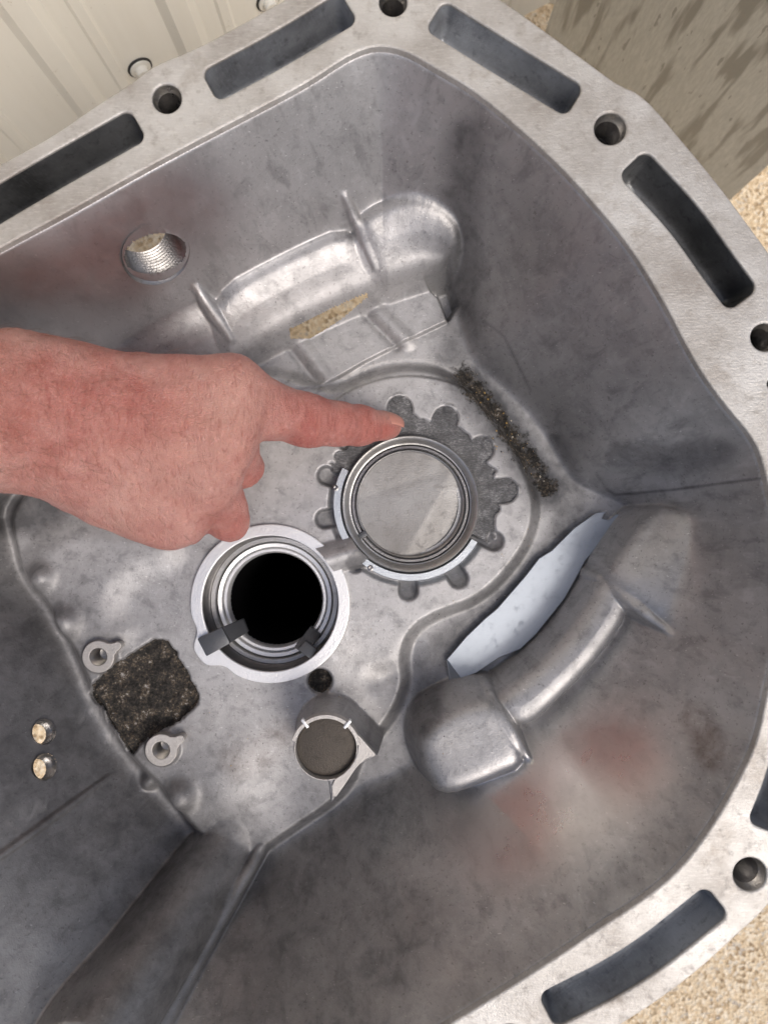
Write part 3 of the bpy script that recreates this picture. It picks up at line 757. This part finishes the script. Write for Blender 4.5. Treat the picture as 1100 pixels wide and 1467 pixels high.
for u, v in ((62, 1049), (63, 1099)):
    through(u, v, px(16.5, P(u, v)[2]), .0058, .0014, 'threaded_wall_hole', True)

# --- bore A: capped bearing seat with retaining ring and broken collar
s = px(1, PLZ); c0 = (ax, ay, 0)
lathe('bearing_seat', c0, [(98.5*s, -.004), (97.5*s, PLZ + .0016), (96*s, PLZ + .0022), (94.5*s, PLZ + .0020), (91*s, PLZ + .0006), (90*s, PLZ - .0004), (88.5*s, PLZ - .001), (88*s, PLZ - .003), (86*s, PLZ - .0032), (85*s, PLZ - .0062), (70*s, PLZ - .0064)], M['ring'], housing, 128)
ga = math.radians(213)
rr = lathe('retaining_ring', c0, [(84.6*s, PLZ - .0052), (84.6*s, PLZ - .0036), (83.8*s, PLZ - .0032), (80.5*s, PLZ - .0032), (80*s, PLZ - .0038), (80*s, PLZ - .0052)], M['ring_dark'], housing, 120, ga + .06, ga + 2*math.pi - .06, caps=True)
gc = Vector((ax + 82*s*math.cos(ga), ay + 82*s*math.sin(ga), PLZ - .005)); er = Vector((math.cos(ga), math.sin(ga), 0)); et = Vector((-er.y, er.x, 0))
pb = [gc + er*a*.0024 + et*b_*.0016 for a, b_ in ((-1, -1), (1, -1), (1, 1), (-1, 1))]
box('ring_gap', pb, [q + Vector((0, 0, .0022)) for q in pb], M['clip'], housing, .0004)
lathe('cap_rim', c0, [(79.5*s, PLZ - .0058), (79*s, PLZ - .0042), (77.5*s, PLZ - .0034), (76*s, PLZ - .0038), (75*s, PLZ - .0052), (74*s, PLZ - .0060)], M['ring'], housing, 96)
V = []; F = []; NR, NA = 40, 96
wl = [(652, 668), (628, 720), (575, 805)]; w2 = [(652, 668), (600, 690), (520, 712)]
def side(p, a, b_): return ((b_[0] - a[0])*(p[1] - a[1]) - (b_[1] - a[1])*(p[0] - a[0]))/math.hypot(b_[0] - a[0], b_[1] - a[1])
for i_ in range(NR + 1):
    for k_ in range(NA):
        r = 75.5*i_/NR; a = 2*math.pi*k_/NA; u_, v_ = 588 + r*math.cos(a), 722 - r*math.sin(a)
        d1 = side((u_, v_), wl[0], wl[2]); d2 = side((u_, v_), w2[0], w2[2])
        z = PLZ - .0052 + .0000022*(75 - r)
        z += -.000060*max(0.0, -d1)**1.0 if d1 < 0 else 0
        z += .000030*d2 if d2 > 0 else 0
        V.append((ax + r*s*math.cos(a), ay + r*s*math.sin(a), z))
for i_ in range(NR):
    for k_ in range(NA): F.append((i_*NA + k_, (i_+1)*NA + k_, (i_+1)*NA + (k_+1) % NA, i_*NA + (k_+1) % NA))
link('bore_cap', mesh('bore_cap', V, F), M['cap'], housing)
a0, a1 = math.radians(152), math.radians(330)
lathe('collar', c0, [(111*s, -.002), (110.5*s, PLZ + .0008), (109.5*s, PLZ + .0014), (100.5*s, PLZ + .0014), (99.5*s, PLZ + .0006), (99*s, -.002)], M['bluegrey'], housing, 110, a0, a1, caps=True)
for adeg, rr_ in ((168, 109.5), (238, 108)):
    a = math.radians(adeg); p = Vector((ax + rr_*s*math.cos(a), ay + rr_*s*math.sin(a), PLZ + .0005))
    lathe('collar_nick', p, [(.0016, -.001), (.0016, .0011), (.0009, .0014), (0, .0010)], M['ring_dark'], housing, 14)

# --- bore B: stepped open bore, machined face with a lobe, dark gear shaft hole
zb = PLZ + .0022; ub, vb = 387, 865
bxx, byy = W(ub, vb, zb); s = px(1, zb)
def polar_outline():
    o = []
    for i in range(180):
        a = 2*math.pi*i/180; r = 114.0
        da = (a - math.radians(217) + math.pi) % (2*math.pi) - math.pi
        r += 14*math.exp(-(abs(da)/.20)**4) - 3*math.exp(-((abs(da) - .34)/.1)**2)
        da2 = (a - math.radians(32) + math.pi) % (2*math.pi) - math.pi
        o.append((bxx + r*s*math.cos(a), byy + r*s*math.sin(a)))
    return o
def ring_pts(r, n=120): return [(bxx + r*s*math.cos(2*math.pi*i/n), byy + r*s*math.sin(2*math.pi*i/n)) for i in range(n)]
plate('machined_face', [polar_outline(), ring_pts(97.5)], PLZ - .006, zb, .0005, M['machined'], housing)
cB = (bxx, byy, 0)
lathe('bore_wall', cB, [(98*s, zb - .0012), (97*s, zb - .0020), (96*s, zb - .010), (95*s, zb - .0105), (94.5*s, zb - .016), (93*s, zb - .0164)], M['ring_dark'], housing, 128)
lathe('outer_race', cB, [(94.4*s, zb - .0160), (93.8*s, zb - .0145), (88*s, zb - .0145), (87*s, zb - .016), (86.5*s, zb - .020), (84*s, zb - .0202)], M['ring'], housing, 128)
lathe('middle_race', cB, [(86*s, zb - .0205), (85.6*s, zb - .0172), (84.5*s, zb - .0164), (79.5*s, zb - .0168), (79*s, zb - .0215), (77*s, zb - .0218)], M['machined'], housing, 128)
lathe('inner_race', cB, [(78.2*s, zb - .024), (77.6*s, zb - .0195), (76.2*s, zb - .0182), (72.6*s, zb - .0182), (70.6*s, zb - .0194), (69.8*s, zb - .0225), (69.6*s, zb - .032)], M['machined'], housing, 128)
lathe('dark_shaft_hole', cB, [(69.8*s, zb - .0235), (69*s, zb - .05), (69*s, zb - .22), (0, zb - .221)], M['dark'], housing, 64)
# plastic clip arms
def arm(p0, z0, p1, z1, w0, w1, th_, nm='clip_arm', label=None):
    a = W3(*p0, z0); b_ = W3(*p1, z1); d = (b_ - a); d.z = 0; d.normalize(); nn = Vector((-d.y, d.x, 0)); dz = Vector((0, 0, th_))
    q = [a - nn*w0, b_ - nn*w1, b_ + nn*w1, a + nn*w0]
    return box(nm, [v - dz for v in q], q, M['clip'], housing, .0007)
ao = arm((289, 928), zb + .0028, (324, 910), zb + .0032, .0052, .0048, .004)
ai = arm((322, 911), zb + .0026, (352, 896), zb - .013, .0046, .0040, .004)
arm((430, 934), zb - .002, (452, 903), zb - .014, .0040, .0036, .0045)
arm((436, 938), zb - .001, (446, 924), zb - .004, .0046, .0040, .003)

# --- boss plug
s = px(1, BZ)
lathe('plug_bore', (tx_, ty_, 0), [(46.5*s, BZ - .0012), (45*s, BZ + .0002), (44*s, BZ + .0002), (43.4*s, BZ - .0006), (43*s, BZ - .006)], M['washer'], housing, 72)
lathe('plug', (tx_, ty_, 0), [(43.2*s, BZ - .0045), (42*s, BZ - .0032), (36*s, BZ - .0026), (0, BZ - .0022)], M['plug'], housing, 64)
aa0, aa1 = math.radians(8), math.radians(165)
lathe('rim_face', (tx_, ty_, 0), [(50.5*s, BZ - .003), (50*s, BZ + .0009), (49.5*s, BZ + .0012), (44.6*s, BZ + .0012), (44.1*s, BZ + .0009), (44*s, BZ - .002)], M['washer'], housing, 60, aa0, aa1, caps=True)
for adeg in (50, 128):
    a = math.radians(adeg); er = Vector((math.cos(a), math.sin(a), 0)); et = Vector((-er.y, er.x, 0)); gc = Vector((tx_, ty_, BZ - .001)) + er*48*s
    pb = [gc + er*p_*.0024 + et*q_*.0007 for p_, q_ in ((-1, -1), (1, -1), (1, 1), (-1, 1))]
    box('rim_tab', pb, [q + Vector((0, 0, .0030)) for q in pb], M['machined'], housing, .0002)
web_top = [W(u, v, BZ + .001) for u, v in chaikin([(474, 1120), (497, 1106), (511, 1085), (514, 1062), (505, 1045), (518, 1058), (530, 1072), (540, 1083), (526, 1086), (512, 1098), (496, 1122), (477, 1149)], 1)]
plate('web_face', [web_top], BZ - .003, BZ + .0006, .0004, M['washer'], housing)

# --- keyhole-shaped threaded lugs beside the corroded pocket
for (u, v) in ((141, 941), (231, 1075)):
    z = .0182; s = px(1, z); x, y = W(u, v, z)
    tdir = math.atan2(15, 26) ; o = []
    for i in range(96):
        a = 2*math.pi*i/96; o.append((x + 23*s*math.cos(a), y + 23*s*math.sin(a)))
    # merge ring and tail outline
    tail = []
    d = Vector((math.cos(tdir), math.sin(tdir))); nn = Vector((-d.y, d.x)); c_ = Vector((x, y))
    pts = []
    for i in range(81):
        a = tdir + math.radians(26) + (2*math.pi - math.radians(52))*i/80; pts.append(c_ + Vector((math.cos(a), math.sin(a)))*23*s)
    e0 = [c_ + d*27*s - nn*6.5*s, c_ + d*33*s - nn*5.5*s]
    tip = [c_ + d*32*s + d*5.5*s*math.cos(b_) + nn*5.5*s*math.sin(b_) for b_ in [math.radians(-75 + 150*i/8) for i in range(9)]]
    e1 = [c_ + d*33*s + nn*5.5*s, c_ + d*27*s + nn*6.5*s]
    lo = [(q.x, q.y) for q in pts + e0 + tip + e1]
    hole = [(x + 12.5*s*math.cos(2*math.pi*i/32), y + 12.5*s*math.sin(2*math.pi*i/32)) for i in range(32)]
    lg = plate('keyhole_lug', [lo, hole], .010, z, .0004, M['washer'], housing)
    prof = [(12.6*s, z - .0004), (11.6*s, z - .0010)]; zz = z - .001
    while zz > z - .011: prof += [(10.6*s, zz - .0005), (11.6*s, zz - .0010)]; zz -= .001
    prof += [(10*s, zz - .001), (0, zz - .002)]
    lathe('threaded_hole', (x, y, 0), prof, M['thread'], lg, 32)
# cast oval marks on the lower wall
def wall_ring(name, u, v, ru, rv, ang, r):
    pts = [Vector(P(*q, Zf=Z)) + Vector((0, 0, .0003)) for q in ell(u, v, ru, rv, ang, 28)]
    V = []; F = []; n = len(pts)
    for i, p in enumerate(pts):
        tg = (pts[(i+1) % n] - pts[i-1]).normalized(); u1 = tg.cross(Vector((0, 0, 1))).normalized(); v1 = tg.cross(u1)
        for k_ in range(6): V.append(p + (u1*math.cos(k_*math.pi/3) + v1*math.sin(k_*math.pi/3))*r)
    for i in range(n):
        for k_ in range(6): F.append((i*6 + k_, ((i+1) % n)*6 + k_, ((i+1) % n)*6 + (k_+1) % 6, i*6 + (k_+1) % 6))
    link(name, mesh(name, V, F), M['plug'], housing)

# --- bright bent tin strip lying in the gutter beside the lower bracket
zst = .0062
strip_px = [(868, 733), (853, 735), (822, 757), (790, 789), (772, 800), (752, 826), (712, 872), (695, 886), (668, 912), (640, 945), (660, 972), (682, 964), (715, 942), (745, 930), (768, 908), (808, 858), (828, 822), (838, 803),
            (866, 772), (893, 743), (897, 737), (882, 737), (872, 745), (862, 743), (864, 738)]
strip = plate('bright_strip', [[W(u, v, zst) for u, v in strip_px]], zst - .0014, zst, .0003, M['strip'], housing)
# folded end of the strip
a_, b_ = Vector(W3(640, 945, zst)), Vector(W3(660, 972, zst)); dn_ = Vector(W3(645, 993, zst - .005))
link('strip_fold', mesh('strip_fold', [a_, b_, Vector(W3(649, 990, zst - .005)), dn_, a_ - Vector((0, 0, .001)), b_ - Vector((0, 0, .001)), Vector(W3(649, 990, zst - .006)), dn_ - Vector((0, 0, .001))],
     [(0, 1, 2, 3), (7, 6, 5, 4), (0, 3, 7, 4), (1, 5, 6, 2), (3, 2, 6, 7), (0, 4, 5, 1)], False), M['strip'], strip)

# ------------------------------------------------------------------ loose sand grains lying on the casting
V = []; F = []; MI = []
gm_ = []
for nm_, c_ in (('grain_ochre', (.42, .28, .10)), ('grain_dark', (.03, .025, .02)), ('grain_pale', (.62, .56, .46))):
    m, nt, b = mat_new(nm_); b.inputs['Base Color'].default_value = (*c_, 1); b.inputs['Roughness'].default_value = .6; gm_.append(m)
def grain(u, v, r, mi):
    if math.hypot(u - 395, v - 862) < 125 or math.hypot(u - 588, v - 722) < 112 or math.hypot(u - 470, v - 1060) < 60: return
    p = P(u, v, Z); c_ = Vector(p) + Vector((0, 0, r*.3)); b0 = len(V)
    for d in ((1, 0, 0), (0, 1, 0), (-1, 0, 0), (0, -1, 0), (0, 0, .8), (0, 0, -.8)):
        V.append(c_ + Vector(d)*r*rng.uniform(.6, 1.2))
    for q in ((0, 1, 4), (1, 2, 4), (2, 3, 4), (3, 0, 4), (1, 0, 5), (2, 1, 5), (3, 2, 5), (0, 3, 5)): F.append(tuple(b0 + z_ for z_ in q)); MI.append(mi)
for _ in range(60):
    f_ = rng.random()**.8; k_ = min(2, int(f_*3)); ln = [(668, 540), (705, 585), (745, 640), (782, 695)]; ff = f_*3 - k_
    grain(ln[k_][0]*(1-ff) + ln[k_+1][0]*ff + rng.normal()*7, ln[k_][1]*(1-ff) + ln[k_+1][1]*ff + rng.normal()*7, rng.uniform(.00025, .0008), int(rng.choice([0, 1, 1, 1, 1, 2])))
for _ in range(170):
    a = rng.uniform(-2.4, 1.4); r = rng.uniform(145, 195); grain(588 + r*math.cos(a), 722 - r*math.sin(a), rng.uniform(.0002, .00048), int(rng.choice([0, 0, 1, 1, 2])))
for _ in range(150):
    grain(rng.uniform(240, 640), rng.uniform(960, 1110), rng.uniform(.0002, .00042), int(rng.choice([0, 1, 1, 1])))
gme = mesh('sand_grains', V, F, False)
for m in gm_: gme.materials.append(m)
gme.polygons.foreach_set('material_index', MI)
so = link('sand_grains', gme, None); so['kind'] = 'stuff'; so['label'] = 'loose ochre and dark sand grains scattered on the casting floor'; so['category'] = 'sand'

# ------------------------------------------------------------------ the pointing hand
def hp(u, v, z): return np.array(W3(u, v, z))
LO = hp(-330, 400, .17); hs = .00105
bx0 = np.array((-.342, -.040, .010)); bx1 = np.array((.020, .085, .226))
gx_ = np.arange(bx0[0], bx1[0], hs); gy_ = np.arange(bx0[1], bx1[1], hs); gz_ = np.arange(bx0[2], bx1[2], hs)
HX, HY, HZ = np.meshgrid(gx_, gy_, gz_, indexing='ij'); HX = HX.astype(np.float32); HY = HY.astype(np.float32); HZ = HZ.astype(np.float32)
def rc(a, ra, b_, rb):
    d = b_ - a; L = float(d @ d)
    t_ = np.clip(((HX - a[0])*d[0] + (HY - a[1])*d[1] + (HZ - a[2])*d[2])/L, 0, 1)
    return np.sqrt((HX - a[0] - t_*d[0])**2 + (HY - a[1] - t_*d[1])**2 + (HZ - a[2] - t_*d[2])**2) - (ra + (rb - ra)*t_)
def chain(pts, k):
    f = None
    for (a, ra), (b_, rb) in zip(pts[:-1], pts[1:]):
        d = rc(a, ra, b_, rb); f = d if f is None else smin(f, d, k)
    return f
mm = .001
# forearm: two side by side bones wrapped in flesh
f1 = chain([(hp(-1000, 520, .190), 27*mm), (hp(-420, 545, .150), 25*mm), (hp(-100, 545, .122), 22*mm), (hp(40, 553, .106), 19.5*mm), (hp(110, 560, .100), 17*mm)], .01)
f2 = chain([(hp(-1000, 630, .190), 27*mm), (hp(-420, 640, .150), 24*mm), (hp(-100, 630, .118), 21*mm), (hp(20, 630, .102), 19*mm), (hp(90, 640, .096), 16*mm)], .01)
f = smin(f1, f2, .016)
# palm: four metacarpals
mcp = {'i': hp(328, 562, .0890), 'm': hp(322, 622, .0900), 'r': hp(300, 680, .0845), 'p': hp(262, 728, .0780)}
for key, base, r0, r1 in (('i', hp(85, 562, .098), 17, 15.0), ('m', hp(85, 590, .100), 17, 14.5), ('r', hp(80, 620, .098), 17, 14), ('p', hp(85, 648, .094), 16, 14)):
    f = smin(f, rc(base, r0*mm, mcp[key], r1*mm), .012)
# heel of the hand, little-finger side
f = smin(f, rc(hp(130, 690, .082), 15*mm, hp(230, 735, .074), 15*mm), .014)
f = smin(f, rc(hp(120, 560, .080), 15*mm, hp(250, 590, .068), 14*mm), .014)
# index finger
fi = chain([(mcp['i'], 14.2*mm), (hp(388, 588, .0745), 12.0*mm), (hp(440, 602, .0605), 11.5*mm), (hp(480, 607, .0490), 9.9*mm), (hp(515, 609, .0385), 8.9*mm), (hp(548, 610, .0285), 6.6*mm), (hp(559, 611, .0245), 5.2*mm)], .005)
f = smin(f, fi, .007)
# curled fingers (middle, ring, little) folding under the palm
def fold(f, pts, k=.004, kk=.0030):
    return smin(f, chain(pts, k), kk)
f = fold(f, [(mcp['m'], 12*mm), (hp(346, 668, .060), 9.6*mm), (hp(300, 672, .042), 8.6*mm), (hp(255, 650, .045), 7.5*mm)])
f = fold(f, [(mcp['r'], 12*mm), (hp(327, 742, .060), 9.6*mm), (hp(285, 735, .043), 8.6*mm), (hp(240, 705, .044), 7.5*mm)], kk=.0018)
f = fold(f, [(mcp['p'], 12*mm), (hp(268, 752, .055), 8.6*mm), (hp(225, 735, .042), 7.6*mm), (hp(200, 700, .044), 6.5*mm)])
# thumb tucked under
f = fold(f, [(hp(110, 555, .084), 15*mm), (hp(200, 548, .066), 12*mm), (hp(280, 575, .055), 10*mm), (hp(330, 605, .050), 8*mm)], .006, .008)
# knuckles, tendons and veins under the skin
f = smin(f, np.sqrt((HX - mcp['i'][0])**2 + (HY - mcp['i'][1])**2 + (HZ - mcp['i'][2] - .003)**2) - 11.4*mm, .006)
f = smin(f, np.sqrt((HX - mcp['m'][0] )**2 + (HY - mcp['m'][1])**2 + (HZ - mcp['m'][2] - .0038)**2) - 11.6*mm, .006)
f = smin(f, np.sqrt((HX - mcp['r'][0])**2 + (HY - mcp['r'][1])**2 + (HZ - mcp['r'][2] - .003)**2) - 11.6*mm, .006)
for key, base in (('i', hp(110, 575, .115)), ('m', hp(110, 592, .116)), ('r', hp(105, 610, .114)), ('p', hp(105, 630, .110))):
    t_ = mcp[key] + np.array((0, 0, .0125)); f = smin(f, rc(base - np.array((0, 0, .0012)), 1.7*mm, t_, 1.9*mm), .0045)
for vein in ([(60, 545, .1180), (150, 558, .1130), (230, 590, .1075), (290, 590, .1015)], [(90, 640, .1110), (170, 665, .1045), (240, 700, .0950)]):
    f = smin(f, chain([(hp(*q), .9*mm) for q in vein], .001), .0035)
# skin folds over the finger joints
for u, zc in ((436, .071), (444, .069), (452, .0665), (508, .0490), (514, .0475)):
    pp = hp(u, 596, zc); dline = np.abs((HX - pp[0])*.92 + (HY - pp[1])*.18 - (HZ - pp[2])*.33)
    f = f + .00045*np.exp(-(dline/.0009)**2)*np.exp(-((HX - pp[0])**2 + (HY - pp[1])**2 + (HZ - pp[2])**2)/.010**2)

# uneven flesh and slack skin folds
for i_ in range(9):
    d_ = rng.normal(size=3); d_ /= np.linalg.norm(d_); wl_ = rng.uniform(.009, .022); ph_ = rng.uniform(0, 6.28)
    f = f + np.float32(.00013)*np.sin((HX*d_[0] + HY*d_[1] + HZ*d_[2])*np.float32(6.283/wl_) + np.float32(ph_)).astype(np.float32)
warp = .0025*np.sin(HY*420 + 1.0) + .002*np.sin(HY*170 + HZ*90)
msk = np.exp(-((HX - mcp['i'][0] - .002)**2)/.011**2) + .8*np.exp(-((HX - hp(40, 600, .11)[0])**2)/.012**2) + .9*np.exp(-((HX - hp(446, 600, .07)[0])**2)/.006**2)
f = f + (np.float32(.00016)*np.sin((HX + warp)*np.float32(6.283/.0042))*np.clip(msk, 0, 1)).astype(np.float32)

def surface_nets(f, o, h):
    s_ = f < 0; nx, ny, nz = f.shape
    acc = np.zeros((nx-1, ny-1, nz-1, 3), np.float32); cnt = np.zeros((nx-1, ny-1, nz-1), np.float32)
    quads = []
    I = np.indices(f.shape, dtype=np.float32)
    cid = np.arange((nx-1)*(ny-1)*(nz-1)).reshape(nx-1, ny-1, nz-1)
    for ax_ in range(3):
        sl0 = [slice(None)]*3; sl1 = [slice(None)]*3; sl0[ax_] = slice(None, -1); sl1[ax_] = slice(1, None)
        f0, f1_ = f[tuple(sl0)], f[tuple(sl1)]; cr = s_[tuple(sl0)] != s_[tuple(sl1)]
        ii = np.argwhere(cr); t_ = f0[cr]/(f0[cr] - f1_[cr])
        pnt = ii.astype(np.float32); pnt[:, ax_] += t_
        b1, b2 = [a for a in range(3) if a != ax_]
        lim = np.array([nx-1, ny-1, nz-1])
        cells = []
        ok = np.ones(len(ii), bool)
        for d1, d2 in ((-1, -1), (0, -1), (0, 0), (-1, 0)):
            c_ = ii.copy(); c_[:, b1] += d1; c_[:, b2] += d2
            v_ = ((c_ >= 0) & (c_ < lim)).all(1); ok &= v_
            cc = c_[v_]; np.add.at(acc, (cc[:, 0], cc[:, 1], cc[:, 2]), pnt[v_]); np.add.at(cnt, (cc[:, 0], cc[:, 1], cc[:, 2]), 1)
            cells.append(c_)
        q = np.stack([cid[c_[ok][:, 0], c_[ok][:, 1], c_[ok][:, 2]] for c_ in cells], 1)
        flip = s_[tuple(sl0)][cr][ok]
        if ax_ == 1: flip = ~flip
        q[~flip] = q[~flip][:, ::-1]
        quads.append(q)
    Q = np.concatenate(quads); used_ = np.unique(Q); rm = np.full(cid.size, -1); rm[used_] = np.arange(len(used_))
    P_ = acc.reshape(-1, 3)[used_]/cnt.reshape(-1)[used_][:, None]
    return o + P_*h, rm[Q]
HV, HF = surface_nets(f, np.array((gx_[0], gy_[0], gz_[0])), hs)
hand = thing('hand', 'bare right hand and wrist pointing its index finger at the broken ring', 'hand', tuple(hp(0, 600, .08)))
hm = big_mesh('skin', HV, HF)
hu = HV[:, 0]/((CAM_H - HV[:, 2])/FPX) + CX; hv = CY - HV[:, 1]/((CAM_H - HV[:, 2])/FPX)
def blob(c_, r): return np.exp(-((HV - np.array(c_))**2).sum(1)/r**2)
red = np.clip(blob(hp(545, 611, .03), .022) + .55*blob(hp(440, 625, .058), .02) + .5*blob(hp(350, 700, .055), .022) + .4*blob(hp(340, 745, .05), .016)
              + .4*blob(mcp['m'] + np.array((0, 0, .012)), .014) + .35*blob(hp(250, 595, .11), .02), 0, 1)
tan = np.clip(smooth(140, -20, hu)*.9 + .3*smooth(560, 480, hv)*smooth(380, 200, hu), 0, 1)
pale = np.clip(.8*blob(mcp['i'] + np.array((.004, -.004, .012)), .018) + .6*blob(hp(200, 700, .1), .03) + .5*blob(hp(300, 660, .1), .02) + .5*blob(hp(170, 745, .08), .02), 0, 1)
ca = hm.color_attributes.new('tone', 'FLOAT_COLOR', 'POINT')
ca.data.foreach_set('color', np.stack([red, tan, pale, np.ones_like(red)], -1).astype(np.float32).ravel())
ho = link('skin', hm, M['skin'], hand)
sm_ = ho.modifiers.new('relax', 'SMOOTH'); sm_.factor = .5; sm_.iterations = 2

# finger nails
def nail(c_, nrm_, along, a, b_, name='fingernail'):
    nrm_ = Vector(nrm_).normalized(); al = Vector(along); al = (al - nrm_*al.dot(nrm_)).normalized(); sd = nrm_.cross(al)
    V = []; F = []; NU, NV = 10, 10
    for i in range(NU + 1):
        for j in range(NV + 1):
            uu = -1 + 2*i/NU; vv = -1 + 2*j/NV
            sq = 1 - .12*abs(vv)**3
            p = Vector(c_) + al*a*uu*sq + sd*b_*vv*(1 - .10*max(0, uu)**2) + nrm_*(-.35*b_*vv*vv - .12*a*uu*uu)
            V.append(p)
    for i in range(NU):
        for j in range(NV): q = i*(NV+1) + j; F.append((q, q + 1, q + NV + 2, q + NV + 1))
    o = link(name, mesh(name, V, F), M['nail'], hand)
    md = o.modifiers.new('thick', 'SOLIDIFY'); md.thickness = .0006; md.offset = 0
nail(np.array(hp(553, 610, .0275)) + np.array((.0044, .0046, .0026)), (.52, .66, .45), (.75, -.05, -.62), .0060, .0050)
nail(np.array(hp(338, 748, .050)) + np.array((.0062, -.001, .000)), (.95, -.1, .0), (0, -.3, -1), .003, .003)

# fine hairs on the wrist and the back of the hand
NRM = np.zeros(len(hm.vertices)*3, np.float32); hm.vertices.foreach_get('normal', NRM); NRM = NRM.reshape(-1, 3)
cand = np.where((NRM[:, 2] > .15) & (hu < 300) & (hu > -60))[0]
V = []; F = []
for _ in range(620):
    i = int(cand[rng.integers(len(cand))])
    if rng.random() < smooth(60, 320, hu[i])*.85: continue
    if hv[i] > 690 and rng.random() < .7: continue
    p = Vector(HV[i]); nn = Vector(NRM[i])
    ang = -.5 + rng.normal()*.55
    d = Vector((math.cos(ang), math.sin(ang), -.1)); d = (d - nn*d.dot(nn)).normalized()
    L = rng.uniform(.004, .011); bend = rng.normal()*.9; sd = nn.cross(d); r = rng.uniform(.00004, .000075)
    base = len(V); NSEG = 5
    for k_ in range(NSEG + 1):
        q = k_/NSEG
        c_ = p + d*L*q + sd*bend*L*q*q*.5 + nn*(.0001 + .0016*math.sin(q*2.6)*L/.008)
        rad = r*(1 - .8*q)
        for a in range(3): V.append(c_ + sd*rad*math.cos(a*2.094) + nn*rad*math.sin(a*2.094))
    for k_ in range(NSEG):
        for a in range(3): F.append((base + k_*3 + a, base + k_*3 + (a+1) % 3, base + (k_+1)*3 + (a+1) % 3, base + (k_+1)*3 + a))
hobj = link('arm_hair', mesh('arm_hair', V, F), M['hair'], hand)
hobj['kind'] = 'stuff'
